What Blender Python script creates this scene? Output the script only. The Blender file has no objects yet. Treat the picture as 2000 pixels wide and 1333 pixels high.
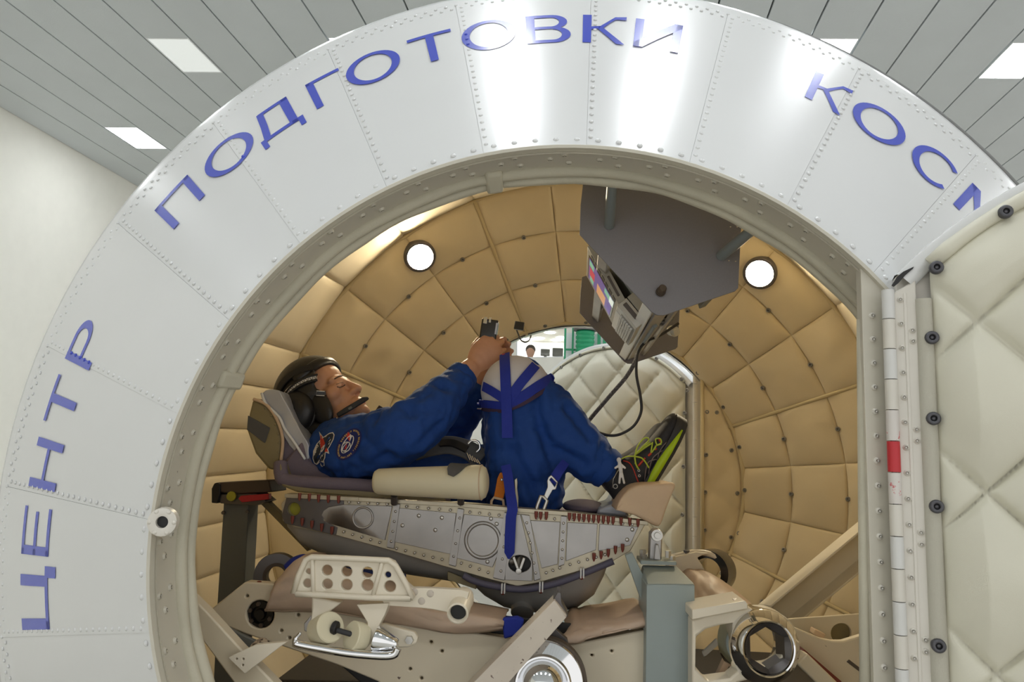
import bpy, bmesh, math, random
from mathutils import Vector, Matrix, noise
from mathutils.geometry import delaunay_2d_cdt
random.seed(7)
scene = bpy.context.scene
COL = scene.collection
R = math.radians
# ------------------------------------------------------------------ camera
H = 2.0                      # camera height above the hall floor
FPX = 1500.0                 # focal length in pixels of the 2000 x 1333 frame
RM = Matrix(((0.9979935811574312, -0.05705735829077899, -0.027445761666303303),
             (0.052378758090374976, 0.987540280878635, -0.1483935960311522),
             (0.03557074176167581, 0.14665828141303336, 0.9885474550184729)))   # columns: right, forward, up
cam_d = bpy.data.cameras.new('camera'); cam_d.sensor_width = 36; cam_d.lens = FPX * 36 / 2000
cam_d.clip_start = .02; cam_d.clip_end = 100
cam = bpy.data.objects.new('camera', cam_d); COL.objects.link(cam)
rt, fw, up = RM.col[0], RM.col[1], RM.col[2]
mw = Matrix.Identity(4)
for i in range(3):
    mw[i][0] = rt[i]; mw[i][1] = up[i]; mw[i][2] = -fw[i]
mw[2][3] = H
cam.matrix_world = mw
scene.camera = cam
# ------------------------------------------------------------------ world, exposure
w = bpy.data.worlds.new('hall_air'); scene.world = w; w.use_nodes = True
bg = w.node_tree.nodes['Background']; bg.inputs[0].default_value = (1, .985, .955, 1); bg.inputs[1].default_value = 1.0
scene.view_settings.view_transform = 'Standard'; scene.view_settings.look = 'None'
scene.view_settings.exposure = 0.0; scene.view_settings.gamma = 1; scene.view_settings.use_curve_mapping = False
LAMP_E = 345.0; PANEL_E = 20.0

def ray(px, py):
    d = Vector(((px - 1000) / FPX, 1, -(py - 666.5) / FPX))
    return RM @ d
def W(px, py, Y):
    d = ray(px, py); d *= Y / d.y
    return Vector((d.x, d.y, d.z + H))
def WZ(px, py, z):
    d = ray(px, py); d *= (z - H) / d.z
    return Vector((d.x, d.y, z))
PM = FPX                     # pixels per metre at depth 1
# ------------------------------------------------------------------ materials
MATS = {}
def mat(name, col, rough=.5, metal=0, coat=0, bump=0, bscale=60, var=0, vscale=8, spec=.5, emit=None, es=0, wear=None, sheen=0, sss=0, weave=0):
    m = bpy.data.materials.new(name); m.use_nodes = True
    nt = m.node_tree; b = nt.nodes['Principled BSDF']
    b.inputs['Base Color'].default_value = (*col, 1); b.inputs['Roughness'].default_value = rough
    b.inputs['Metallic'].default_value = metal; b.inputs['Coat Weight'].default_value = coat
    b.inputs['Coat Roughness'].default_value = .12
    b.inputs['Specular IOR Level'].default_value = spec
    if sheen: b.inputs['Sheen Weight'].default_value = sheen
    if sss:
        b.inputs['Subsurface Weight'].default_value = sss; b.inputs['Subsurface Radius'].default_value = (.01, .004, .002)
    if emit:
        b.inputs['Emission Color'].default_value = (*emit, 1); b.inputs['Emission Strength'].default_value = es
    tc = nt.nodes.new('ShaderNodeTexCoord')
    last = None
    if var:
        n = nt.nodes.new('ShaderNodeTexNoise'); n.inputs['Scale'].default_value = vscale; n.inputs['Detail'].default_value = 5
        nt.links.new(tc.outputs['Object'], n.inputs['Vector'])
        r = nt.nodes.new('ShaderNodeMapRange'); r.inputs[1].default_value = .3; r.inputs[2].default_value = .7
        r.inputs[3].default_value = 1 - var; r.inputs[4].default_value = 1 + var * .6
        nt.links.new(n.outputs['Fac'], r.inputs[0])
        mx = nt.nodes.new('ShaderNodeVectorMath'); mx.operation = 'SCALE'; mx.inputs[0].default_value = col
        nt.links.new(r.outputs[0], mx.inputs['Scale']); last = mx.outputs[0]
    if wear:                     # chips and stains: (colour, threshold, scale)
        wc, th, sc = wear
        n = nt.nodes.new('ShaderNodeTexNoise'); n.inputs['Scale'].default_value = sc; n.inputs['Detail'].default_value = 6
        n.inputs['Roughness'].default_value = .65
        nt.links.new(tc.outputs['Object'], n.inputs['Vector'])
        r = nt.nodes.new('ShaderNodeMapRange'); r.inputs[1].default_value = th; r.inputs[2].default_value = th + .03
        nt.links.new(n.outputs['Fac'], r.inputs[0])
        mx = nt.nodes.new('ShaderNodeMix'); mx.data_type = 'RGBA'
        mx.inputs['A'].default_value = (*col, 1); mx.inputs['B'].default_value = (*wc, 1)
        if last: nt.links.new(last, mx.inputs['A'])
        nt.links.new(r.outputs[0], mx.inputs['Factor']); last = mx.outputs['Result']
    if last: nt.links.new(last, b.inputs['Base Color'])
    if bump or weave:
        bp = nt.nodes.new('ShaderNodeBump'); bp.inputs['Distance'].default_value = .002
        if weave:
            wv = nt.nodes.new('ShaderNodeTexVoronoi'); wv.inputs['Scale'].default_value = weave
            nt.links.new(tc.outputs['Object'], wv.inputs['Vector']); nt.links.new(wv.outputs['Distance'], bp.inputs['Height'])
            bp.inputs['Strength'].default_value = bump or .3
        else:
            n = nt.nodes.new('ShaderNodeTexNoise'); n.inputs['Scale'].default_value = bscale; n.inputs['Detail'].default_value = 4
            nt.links.new(tc.outputs['Object'], n.inputs['Vector']); nt.links.new(n.outputs['Fac'], bp.inputs['Height'])
            bp.inputs['Strength'].default_value = bump
        nt.links.new(bp.outputs[0], b.inputs['Normal'])
    MATS[name] = m
    return m
mat('white_paint', (.75, .76, .76), .27, coat=.25, var=.02, vscale=3)
mat('rim_paint', (.60, .57, .48), .4, var=.05, vscale=6, wear=((.16, .14, .11), .74, 30))
mat('hinge_paint', (.72, .69, .62), .35, var=.04)
mat('blue_paint', (.045, .075, .56), .25, coat=.3)
mat('lining', (.72, .61, .405), .62, bump=.25, bscale=900, var=.06, vscale=5, sheen=.2)
mat('lining_shaded', (.67, .57, .395), .62, bump=.25, bscale=900, var=.06, vscale=5, sheen=.2)  # same cloth as lining, darkened to paint in dimmer light on these pads
mat('door_fabric', (.72, .70, .58), .45, bump=.15, bscale=1200, var=.04, vscale=6)
mat('piping', (.60, .50, .30), .7)
mat('gasket', (.56, .53, .42), .7, bump=.3, bscale=200, var=.08, vscale=10)
mat('strip_fabric', (.52, .50, .42), .8, bump=.3, bscale=700)
mat('button_steel', (.30, .29, .27), .35, .9)
mat('button_dark', (.10, .10, .11), .35, .6)
mat('steel', (.62, .61, .58), .38, .9, var=.1, vscale=20)
mat('galv', (.44, .43, .42), .42, .75, var=.12, vscale=14)
mat('chrome', (.85, .86, .88), .06, 1)
mat('dark_steel', (.16, .15, .15), .4, .8)
mat('black', (.012, .012, .013), .45)
mat('black_gloss', (.01, .01, .011), .2, coat=.4)
mat('rubber', (.03, .03, .032), .6)
mat('cream_enamel', (.74, .66, .50), .35, var=.05, vscale=7, wear=((.10, .06, .045), .715, 28))
mat('cream_cast', (.78, .71, .57), .38, var=.05, vscale=9, wear=((.12, .09, .07), .73, 35))
mat('chipped', (.62, .55, .46), .45, var=.1, vscale=10, wear=((.12, .07, .05), .62, 60))
mat('grey_paint', (.31, .365, .355), .38, var=.05, vscale=10, wear=((.12, .13, .12), .73, 60))
mat('dark_grey_paint', (.16, .17, .16), .45, var=.06)
mat('tan_leather', (.56, .42, .31), .5, bump=.5, bscale=22, var=.12, vscale=12)
mat('tan_cloth', (.67, .50, .34), .75, bump=.3, bscale=300, var=.08, vscale=9)
mat('bolster', (.72, .66, .47), .5, bump=.12, bscale=60, var=.04)
mat('plate_grey', (.20, .19, .20), .42, var=.04, vscale=300)
mat('tube_grey', (.22, .25, .25), .4)
mat('ceiling_strip', (.62, .66, .68), .55, bump=.25, weave=90, var=.03, vscale=2)
mat('ceiling_void', (.05, .06, .06), .9)
mat('wall_cream', (.86, .85, .78), .8, var=.02)
mat('floor_hall', (.6, .58, .53), .4, var=.08)
mat('green', (.01, .30, .13), .4)
mat('panel_on', (.9, .95, 1), .5, emit=(.95, .98, 1), es=PANEL_E)
mat('panel_dim', (.9, .93, .93), .5, emit=(.95, 1, .98), es=.35)
mat('panel_frame', (.8, .82, .83), .4)
mat('lamp_glass', (1, .9, .7), .3, emit=(1, .86, .60), es=LAMP_E)
mat('red', (.55, .03, .04), .4)
mat('red_brown', (.22, .05, .035), .5)
# ------------------------------------------------------------------ building helpers
WT = {}                      # world translation of each object used as a parent
def link(o, parent=None):
    COL.objects.link(o)
    t = Vector((0, 0, 0))
    if parent is not None:
        o.parent = parent; t = WT.get(parent.name, Vector((0, 0, 0)))
    return t
def thing(name, label, cat, loc, group=None, kind=None):
    o = bpy.data.objects.new(name, None); COL.objects.link(o); o.location = loc; o.empty_display_size = .1
    WT[o.name] = Vector(loc)
    if label: o['label'] = label
    if cat: o['category'] = cat
    if group: o['group'] = group
    if kind: o['kind'] = kind
    return o
def obj(name, bm, m, parent=None, smooth=40, bevel=0, label=None, cat=None, group=None, kind=None, subsurf=0):
    me = bpy.data.meshes.new(name)
    bmesh.ops.recalc_face_normals(bm, faces=bm.faces[:])
    bm.to_mesh(me); bm.free()
    return mobj(name, me, m, parent, smooth, bevel, label, cat, group, kind, subsurf)
def mobj(name, me, m, parent=None, smooth=40, bevel=0, label=None, cat=None, group=None, kind=None, subsurf=0):
    if smooth:
        me.shade_smooth()
        if smooth < 180: me.set_sharp_from_angle(angle=R(smooth))
    if m and not me.materials: me.materials.append(MATS[m] if isinstance(m, str) else m)
    o = bpy.data.objects.new(name, me)
    t = link(o, parent)
    if parent is not None: o.location = -t
    WT[o.name] = Vector((0, 0, 0))
    if bevel:
        md = o.modifiers.new('bevel', 'BEVEL'); md.width = bevel; md.segments = 2; md.limit_method = 'ANGLE'; md.angle_limit = R(40)
        md.harden_normals = False
    if subsurf:
        md = o.modifiers.new('sub', 'SUBSURF'); md.levels = subsurf; md.render_levels = subsurf
    for k, v in (('label', label), ('category', cat), ('group', group), ('kind', kind)):
        if v: o[k] = v
    return o
def inst(name, me, mx, parent):
    o = bpy.data.objects.new(name, me); t = link(o, parent)
    o.matrix_basis = Matrix.Translation(-t) @ mx
    return o
def frame(n, upv=None):
    n = n.normalized(); a = upv or (Vector((0, 0, 1)) if abs(n.z) < .9 else Vector((1, 0, 0)))
    x = a.cross(n).normalized(); y = n.cross(x)
    return Matrix((x, y, n)).transposed()          # columns x y n
def mx_at(p, n, upv=None, s=1):
    return Matrix.Translation(p) @ (frame(n, upv) * s).to_4x4()
def tube(bm, pts, r, seg=10, cap=True, closed=False, flat=1.0, upv=None):
    pts = [Vector(p) for p in pts]; n = len(pts)
    rs = r if isinstance(r, (list, tuple)) else [r] * n
    rings = []; prev = None
    for i, p in enumerate(pts):
        if closed: tg = pts[(i + 1) % n] - pts[i - 1]
        else: tg = pts[min(i + 1, n - 1)] - pts[max(i - 1, 0)]
        tg.normalize()
        if prev is None:
            a = upv or (Vector((0, 0, 1)) if abs(tg.z) < .9 else Vector((1, 0, 0)))
        else: a = prev
        x = (a - tg * a.dot(tg))
        if x.length < 1e-6: x = Vector((1, 0, 0)) - tg * tg.x
        x.normalize(); y = tg.cross(x); prev = x
        rings.append([bm.verts.new(p + (x * math.cos(t) * flat + y * math.sin(t)) * rs[i]) for t in [2 * math.pi * k / seg for k in range(seg)]])
    for i in range(n - 1 if not closed else n):
        a, b = rings[i], rings[(i + 1) % n]
        for k in range(seg):
            bm.faces.new((a[k], a[(k + 1) % seg], b[(k + 1) % seg], b[k]))
    if cap and not closed:
        bm.faces.new(rings[0][::-1]); bm.faces.new(rings[-1])
    return rings
def spline(pts, n=8):
    pts = [Vector(p) for p in pts]; out = []
    for i in range(len(pts) - 1):
        p0 = pts[max(i - 1, 0)]; p1 = pts[i]; p2 = pts[i + 1]; p3 = pts[min(i + 2, len(pts) - 1)]
        for k in range(n):
            t = k / n
            out.append(.5 * ((2 * p1) + (p2 - p0) * t + (2 * p0 - 5 * p1 + 4 * p2 - p3) * t * t + (3 * p1 - p0 - 3 * p2 + p3) * t ** 3))
    out.append(pts[-1]); return out
def inside(x, y, pl):
    c = False; j = len(pl) - 1
    for i in range(len(pl)):
        if (pl[i].y > y) != (pl[j].y > y) and x < (pl[j].x - pl[i].x) * (y - pl[i].y) / (pl[j].y - pl[i].y) + pl[i].x: c = not c
        j = i
    return c
def triangulate(loops):
    vs = [p.to_2d() for lp in loops for p in lp]; ed = []; k = 0
    for lp in loops:
        m = len(lp); ed += [(k + i, k + (i + 1) % m) for i in range(m)]; k += m
    ov, oe, of, orv, ore, orf = delaunay_2d_cdt(vs, ed, [], 0, 1e-7)
    out = []
    for f in of:
        c = (ov[f[0]] + ov[f[1]] + ov[f[2]]) / 3
        if inside(c.x, c.y, loops[0]) and not any(inside(c.x, c.y, h) for h in loops[1:]):
            t = [orv[i][0] if orv[i] else None for i in f]
            if None not in t: out.append(t)
    return out
def prism(bm, pts, ext, holes=()):
    """closed prism over planar world points, holes allowed"""
    loops = [list(pts)] + [list(h) for h in holes]
    n = (loops[0][1] - loops[0][0]).cross(loops[0][2] - loops[0][1])
    e = Vector(ext); nn = e.normalized(); fx = frame(nn)
    l2 = [[(fx.transposed() @ p).to_2d().to_3d() for p in lp] for lp in loops]
    tris = triangulate(l2)
    flat = [p for lp in loops for p in lp]
    a = [bm.verts.new(p) for p in flat]; b = [bm.verts.new(p + e) for p in flat]
    for t in tris:
        try:
            bm.faces.new([a[i] for i in t]); bm.faces.new([b[i] for i in reversed(t)])
        except ValueError: pass
    k = 0
    for lp in loops:
        m = len(lp)
        for i in range(m):
            bm.faces.new((a[k + i], a[k + (i + 1) % m], b[k + (i + 1) % m], b[k + i]))
        k += m
def ppx(pts, Y): return [W(x, y, Y) for x, y in pts]
def cpx(x, y, r, Y, n=24, ry=None, rot=0):
    c, s = math.cos(R(rot)), math.sin(R(rot)); ry = ry or r
    return [W(x + r * math.cos(t) * c - ry * math.sin(t) * s, y + r * math.cos(t) * s + ry * math.sin(t) * c, Y) for t in [2 * math.pi * k / n for k in range(n)]]
def plate(name, pts, Y, th, m, parent=None, holes=(), bevel=.0015, **kw):
    """flat plate facing -Y, outline in pixels at depth Y, thickness th behind it"""
    bm = bmesh.new(); prism(bm, ppx(pts, Y), (0, th, 0), [h if isinstance(h[0], Vector) else ppx(h, Y) for h in holes])
    return obj(name, bm, m, parent, smooth=30, bevel=bevel, **kw)
def box(bm, c, sx, sy, sz, mx=None):
    vs = []
    for x in (-1, 1):
        for y in (-1, 1):
            for z in (-1, 1):
                v = Vector((x * sx / 2, y * sy / 2, z * sz / 2))
                if mx: v = mx @ v
                vs.append(bm.verts.new(Vector(c) + v))
    for f in ((0, 1, 3, 2), (4, 6, 7, 5), (0, 4, 5, 1), (2, 3, 7, 6), (0, 2, 6, 4), (1, 5, 7, 3)):
        bm.faces.new([vs[i] for i in f])
def bar(bm, a, b, wd, th, upv=(0, 0, 1)):
    """rectangular bar from a to b, wd along upv-ish, th across"""
    a, b = Vector(a), Vector(b); d = (b - a).normalized(); u = Vector(upv); u = (u - d * u.dot(d)).normalized(); s = d.cross(u)
    vs = []
    for p in (a, b):
        for (i, j) in ((-1, -1), (1, -1), (1, 1), (-1, 1)):
            vs.append(bm.verts.new(p + u * i * wd / 2 + s * j * th / 2))
    for f in ((0, 1, 2, 3), (7, 6, 5, 4), (0, 4, 5, 1), (1, 5, 6, 2), (2, 6, 7, 3), (3, 7, 4, 0)):
        bm.faces.new([vs[i] for i in f])
def lathe(bm, prof, mx, seg=32, closed=False):
    """prof: (r, h) pairs round local z of mx"""
    rings = []
    for r, h in prof:
        if r < 1e-6: rings.append([bm.verts.new(mx @ Vector((0, 0, h)))])
        else: rings.append([bm.verts.new(mx @ Vector((r * math.cos(2 * math.pi * k / seg), r * math.sin(2 * math.pi * k / seg), h))) for k in range(seg)])
    m = len(rings)
    for i in range(m if closed else m - 1):
        a, b = rings[i], rings[(i + 1) % m]
        for k in range(seg):
            k2 = (k + 1) % seg
            if len(a) == 1 and len(b) == 1: continue
            if len(a) == 1: bm.faces.new((a[0], b[k], b[k2]))
            elif len(b) == 1: bm.faces.new((a[k], b[0], a[k2]))
            else: bm.faces.new((a[k], a[k2], b[k2], b[k]))
def ellipsoid(bm, c, rx, ry, rz, mx=None, u=24, v=14):
    m = Matrix.Translation(c) @ (mx.to_4x4() if mx else Matrix.Identity(4))
    S = Matrix.Diagonal((rx, ry, rz, 1))
    lathe(bm, [(math.sin(math.pi * i / v), -math.cos(math.pi * i / v)) for i in range(v + 1)], m @ S, u)
def ribbon(bm, pts, nrm, wd, th):
    """strap along pts, nrm = outward normals per point, width wd, thickness th"""
    rows = []; n = len(pts)
    for i, p in enumerate(pts):
        tg = (pts[min(i + 1, n - 1)] - pts[max(i - 1, 0)]).normalized(); nn = Vector(nrm[i]); nn = (nn - tg * nn.dot(tg)).normalized(); s = tg.cross(nn)
        ww = wd[i] if isinstance(wd, (list, tuple)) else wd
        rows.append([bm.verts.new(p + s * a * ww / 2 + nn * b * th) for a, b in ((-1, 0), (1, 0), (1, 1), (-1, 1))])
    for i in range(n - 1):
        a, b = rows[i], rows[i + 1]
        for k in range(4): bm.faces.new((a[k], a[(k + 1) % 4], b[(k + 1) % 4], b[k]))
    bm.faces.new(rows[0]); bm.faces.new(rows[-1][::-1])
def eval_mesh(bm, mods, name):
    """run modifiers on a temporary object and give back the resulting mesh"""
    me = bpy.data.meshes.new('tmp'); bmesh.ops.recalc_face_normals(bm, faces=bm.faces[:]); bm.to_mesh(me); bm.free()
    o = bpy.data.objects.new('tmp', me); ts = bpy.data.scenes.new('tmp'); ts.collection.objects.link(o)
    for k, t, kw in mods:
        md = o.modifiers.new(k, t)
        for a, b in kw.items(): setattr(md, a, b)
    with bpy.context.temp_override(scene=ts, view_layer=ts.view_layers[0]):
        dg = bpy.context.evaluated_depsgraph_get(); dg.update()
        out = bpy.data.meshes.new_from_object(o.evaluated_get(dg)); out.name = name
    bpy.data.objects.remove(o); bpy.data.meshes.remove(me); bpy.data.scenes.remove(ts)
    return out
def dome_mesh(name, r, h, m, seg=8):
    bm = bmesh.new(); lathe(bm, [(r, -.001), (r, 0), (r * .85, h * .6), (r * .45, h * .95), (0, h)], Matrix.Identity(4), seg)
    me = bpy.data.meshes.new(name); bm.to_mesh(me); bm.free(); me.shade_smooth(); me.materials.append(MATS[m]); return me
def dome(bm, mx, r, h, seg=8):
    lathe(bm, [(r, -.0006), (r, 0), (r * .8, h * .65), (r * .4, h * .95), (0, h)], mx, seg)
# ================================================================== hall
SK = .07                                     # ceiling grid is turned a little against the cabin axis
CZ = H + 2.75
def cu(u, y, z=CZ): return Vector((u + SK * y, y, z))
def quadprism(bm, pts, ext): prism(bm, pts, ext)
bm = bmesh.new(); prism(bm, [Vector((-5.6, -6, 0)), Vector((9, -6, 0)), Vector((9, 17, 0)), Vector((-5.6, 17, 0))], (0, 0, -.1))
obj('floor', bm, 'floor_hall', kind='structure')
bm = bmesh.new(); prism(bm, [cu(-5.2, -5, CZ + .06), cu(8, -5, CZ + .06), cu(8, 12.4, CZ + .06), cu(-5.2, 12.4, CZ + .06)], (0, 0, .1))
ceiling = obj('ceiling', bm, 'ceiling_void', kind='structure')
PITCH = .3205
U0 = -5.145
lights = [(-3.245, 4.78, 'dim'), (-1.98, 4.76, 'on'), (1.345, 4.74, 'on'), (2.63, 4.78, 'on'), (-4.43, 6.26, 'on'), (2.63, 6.2, 'on'),
          (-.57, 1.45, 'on'), (.15, 1.45, 'on'), (1.35, 2.2, 'on'),
          (-.66, 3.1, 'on'), (.62, 3.1, 'on'), (-1.98, 3.1, 'on'), (1.9, 3.1, 'on'), (-3.245, 3.1, 'on'), (3.9, 3.1, 'on'), (-4.5, 3.1, 'on'),
          (3.9, 4.78, 'on'), (-.66, 4.76, 'on'), (.62, 4.76, 'on'), (-3.245, 6.26, 'on'), (-.66, 7.7, 'on'), (.62, 7.7, 'on'), (-1.98, 7.7, 'on'), (1.9, 7.7, 'on'), (-.66, 9.6, 'on'), (.62, 9.6, 'on'), (1.9, 9.6, 'on'),  # far rows are out of view, added to brighten the back wall
          (-.66, -.6, 'on'), (.62, -.6, 'on'), (-1.98, -.6, 'on'), (1.9, -.6, 'on'), (-3.245, -.6, 'on'), (3.9, -.6, 'on'), (-4.5, 1.0, 'on')]
LL = .48; LW = .305
k = 0; u = U0
me_seg = {}
while u < 7.6:
    a, b = u + .006, u + PITCH - .006
    ys = [-5.0] + [x for x in sorted(y for (lu, y, _) in lights if abs(lu + LW / 2 - (u + PITCH / 2)) < .17)] + [None]
    # one aluminium strip along the hall (cut where a lamp panel sits in it)
    segs = []; y0 = -5.0
    for y in ys[1:-1]:
        segs.append((y0, y)); y0 = y + LL
    segs.append((y0, 12.4))
    bm = bmesh.new()
    for (s, e) in segs: prism(bm, [cu(a, s), cu(b, s), cu(b, e), cu(a, e)], (0, 0, .02))
    obj('ceiling_strip', bm, 'ceiling_strip', ceiling, smooth=0)
    u += PITCH
for (lu, y, st) in lights:
    # snap to the strip it sits in
    i = round((lu - U0) / PITCH); uu = U0 + i * PITCH + .008
    rows = {4.78: 'nearer row', 4.76: 'nearer row', 4.74: 'nearer row'}
    lab = {(-3.245, 4.78): 'dimmed white panel lamp in the grey strip ceiling', (-4.43, 6.26): 'lit panel lamp in the grey strips closest to the cream wall',
           (-1.98, 4.76): 'lit panel lamp just peeking over the cabin edge near the dimmed lamp', (1.345, 4.74): 'lit panel lamp half hidden by the cabin edge above the letters КОСМ',
           (2.63, 4.78): 'lit panel lamp in the ceiling strips high above the open door', (2.63, 6.2): 'lit panel lamp almost hidden behind the cabin edge near the open door'}.get((lu, y), 'lit white panel lamp set in the grey strip ceiling')
    t = thing('ceiling_light', lab, 'lamp', cu(uu, y), 'panel lamps in the strip ceiling')
    bm = bmesh.new(); z = CZ - .002
    prism(bm, [cu(uu, y, z), cu(uu + LW, y, z), cu(uu + LW, y + LL, z), cu(uu, y + LL, z)], (0, 0, .03),
          [[cu(uu + .008, y + .01, z), cu(uu + LW - .008, y + .01, z), cu(uu + LW - .008, y + LL - .01, z), cu(uu + .008, y + LL - .01, z)]])
    obj('frame', bm, 'panel_frame', t)
    bm = bmesh.new(); z += .003
    prism(bm, [cu(uu + .009, y + .011, z), cu(uu + LW - .009, y + .011, z), cu(uu + LW - .009, y + LL - .011, z), cu(uu + .009, y + LL - .011, z)], (0, 0, .01))
    obj('diffuser', bm, 'panel_dim' if st == 'dim' else 'panel_on', t)
bm = bmesh.new(); prism(bm, [cu(U0, -5, 0), cu(U0, 12.6, 0), cu(U0, 12.6, CZ + .05), cu(U0, -5, CZ + .05)], (-.12, 0, 0))
obj('wall_left', bm, 'wall_cream', kind='structure')
# back wall with the control room window seen through the cabin
YB = 12.0
wx0, wz1 = W(1008, 640, YB).x, W(1060, 632, YB).z
win = [W(1008, 641, YB), W(1104, 641, YB), W(1104, 698, YB), W(1008, 700, YB)]
bm = bmesh.new(); prism(bm, [Vector((-4.4, YB, 0)), Vector((9, YB, 0)), Vector((9, YB, CZ)), Vector((-4.4, YB, CZ))], (0, .15, 0), [win])
obj('wall_back', bm, 'wall_cream', kind='structure')
t = thing('window_1', 'wide control room window in the far cream wall of the hall', 'window', win[3], kind='structure')
bm = bmesh.new()
mid = lambda a, b, f: a.lerp(b, f)
c = (win[0] + win[2]) / 2
inn = [c + (p - c) * .95 for p in win]
prism(bm, [p + Vector((0, .0, 0)) for p in win], (0, .05, 0), [inn]); obj('window_frame', bm, 'panel_frame', t)
gm = mat('window_glass', (1, 1, 1), .0); gm.node_tree.nodes['Principled BSDF'].inputs['Transmission Weight'].default_value = 1; gm.node_tree.nodes['Principled BSDF'].inputs['IOR'].default_value = 1.1
bm = bmesh.new(); prism(bm, [q_ + Vector((0, .02, 0)) for q_ in inn], (0, .006, 0)); obj('pane', bm, 'window_glass', t, 0)
# control room behind the glass
x0, x1 = win[0].x - .6, win[1].x + .8; z0, z1 = win[3].z - .9, win[0].z + .25
bm = bmesh.new()
box(bm, ((x0 + x1) / 2, YB + 3.1, (z0 + z1) / 2), x1 - x0, .1, z1 - z0); obj('wall_control_room', bm, 'wall_cream', kind='structure')
bm = bmesh.new(); box(bm, ((x0 + x1) / 2, YB + 1.7, z1 + .05), x1 - x0, 3, .1); obj('ceiling_control_room', bm, 'wall_cream', kind='structure')
bm = bmesh.new(); box(bm, ((x0 + x1) / 2, YB + 1.7, z0 - .05), x1 - x0, 3, .1); obj('floor_control_room', bm, 'floor_hall', kind='structure')
for i, (px, py) in enumerate(((1074, 650), (1053, 661), (1036, 670), (1022, 680), (1086, 681), (1097, 660))):
    p = WZ(px, py, z1 - .004)
    p.y = min(p.y, YB + 2.8)
    t = thing('control_room_light', 'round white ceiling lamp seen through the control room window', 'lamp', p, 'lamps in the control room')
    bm = bmesh.new(); lathe(bm, [(0, 0), (.10, 0), (.10, .004)], Matrix.Translation(p) @ Matrix.Diagonal((1, 1.3, -1, 1)), 20); obj('diffuser', bm, 'panel_on', t)
for (a, b, c_, d) in ((1056, 686, 1074, 697), (1079, 684, 1100, 698)):
    p = W((a + c_) / 2, d, YB + .9); q = W(c_, b, YB + .9); p0 = W(a, b, YB + .9)
    t = thing('monitor', 'narrower dark monitor beside the person in the control room' if a < 1060 else 'wider dark monitor at the end of the control room window', 'monitor', p, 'control room monitors')
    bm = bmesh.new(); box(bm, ((p0.x + q.x) / 2, YB + .9, (p.z + q.z) / 2 + .02), q.x - p0.x, .04, abs(q.z - p.z) + .02); obj('case', bm, 'dark_grey_paint', t, bevel=.01)
    bm = bmesh.new(); box(bm, (p.x, YB + .95, z0 + (p.z - z0) / 2), .05, .05, p.z - z0 + .04); obj('stand', bm, 'dark_grey_paint', t)
# person at the control room window (a dozen pixels)
mat('skin_far', (.5, .3, .22), .6); mat('shirt_far', (.55, .6, .72), .8); mat('hair_far', (.08, .07, .06), .8)
hp = W(1036, 687, YB + .8)
t = thing('person', 'person in a pale shirt standing behind the control room window', 'person', Vector((hp.x, hp.y, z0)))
bm = bmesh.new(); ellipsoid(bm, hp, .075, .09, .1); ellipsoid(bm, hp - Vector((0, 0, .13)), .05, .05, .09); ellipsoid(bm, hp - Vector((0, 0, .5)), .13, .1, .3)
tube(bm, [hp - Vector((.1, 0, .3)), hp - Vector((.2, .05, .5)), hp - Vector((.12, .2, .62))], [.05, .045, .03], 8); tube(bm, [hp - Vector((-.1, 0, .3)), hp - Vector((-.2, .05, .5)), hp - Vector((-.12, .2, .62))], [.05, .045, .03], 8)
tube(bm, [hp - Vector((.06, 0, .7)), Vector((hp.x - .06, hp.y, z0))], [.08, .05], 8); tube(bm, [hp - Vector((-.06, 0, .7)), Vector((hp.x + .06, hp.y, z0))], [.08, .05], 8)
mobj('body', eval_mesh(bm, [('r', 'REMESH', dict(mode='VOXEL', voxel_size=.018)), ('s', 'SMOOTH', dict(iterations=4, factor=.5))], 'body'), 'skin_far', t, 180)
bm = bmesh.new(); ellipsoid(bm, hp - Vector((0, 0, .5)), .16, .125, .33); ellipsoid(bm, hp - Vector((0, 0, .26)), .2, .1, .1); obj('shirt', bm, 'shirt_far', t, 180)
bm = bmesh.new(); ellipsoid(bm, hp + Vector((0, .02, .035)), .085, .095, .085); obj('hair', bm, 'hair_far', t, 180)
# green slip-ring cabinet behind the cabin
GY = 8.0
gb = W(1142, 700, GY)
t = thing('slip_ring_stand', 'tall green ribbed drum in a thin green frame behind the cabin', 'machine', Vector((gb.x, GY, 0)))
gt = W(1142, 646, GY).z
for i in range(26):
    pass
bm = bmesh.new(); prof = []
z = .05
while z < gt - .05:
    prof += [(.088, z), (.098, z + .012), (.098, z + .032), (.088, z + .044)]; z += .046
lathe(bm, [(0, 0)] + prof + [(0, z)], Matrix.Translation((gb.x, GY, 0)), 28); obj('drum', bm, 'green', t)
bm = bmesh.new(); lathe(bm, [(0, 0), (.125, 0), (.125, .05), (0, .05)], Matrix.Translation((gb.x, GY, z)), 28); obj('cap', bm, 'dark_steel', t)
for px in (1104, 1119, 1170, 1181, 1196):
    p = W(px, 660, GY + .1)
    bm = bmesh.new(); wd = .022 if px in (1170, 1181) else .013
    box(bm, (p.x, GY + .1, (gt + .1) / 2), wd * 1.6, wd, gt + .1); obj('post', bm, 'green', t)
for zz in (gt + .08, W(1110, 680, GY).z):
    a, b = W(1104, 660, GY + .1).x, W(1196, 660, GY + .1).x
    bm = bmesh.new(); box(bm, ((a + b) / 2, GY + .13, zz), b - a, .02, .02); obj('crossbar', bm, 'green', t)
bm = bmesh.new(); a, b = W(1106, 660, GY + .2).x, W(1197, 660, GY + .2).x
box(bm, ((a + b) / 2, GY + .2, gt / 2), b - a, .02, gt); obj('back_panel', bm, 'panel_frame', t)
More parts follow.
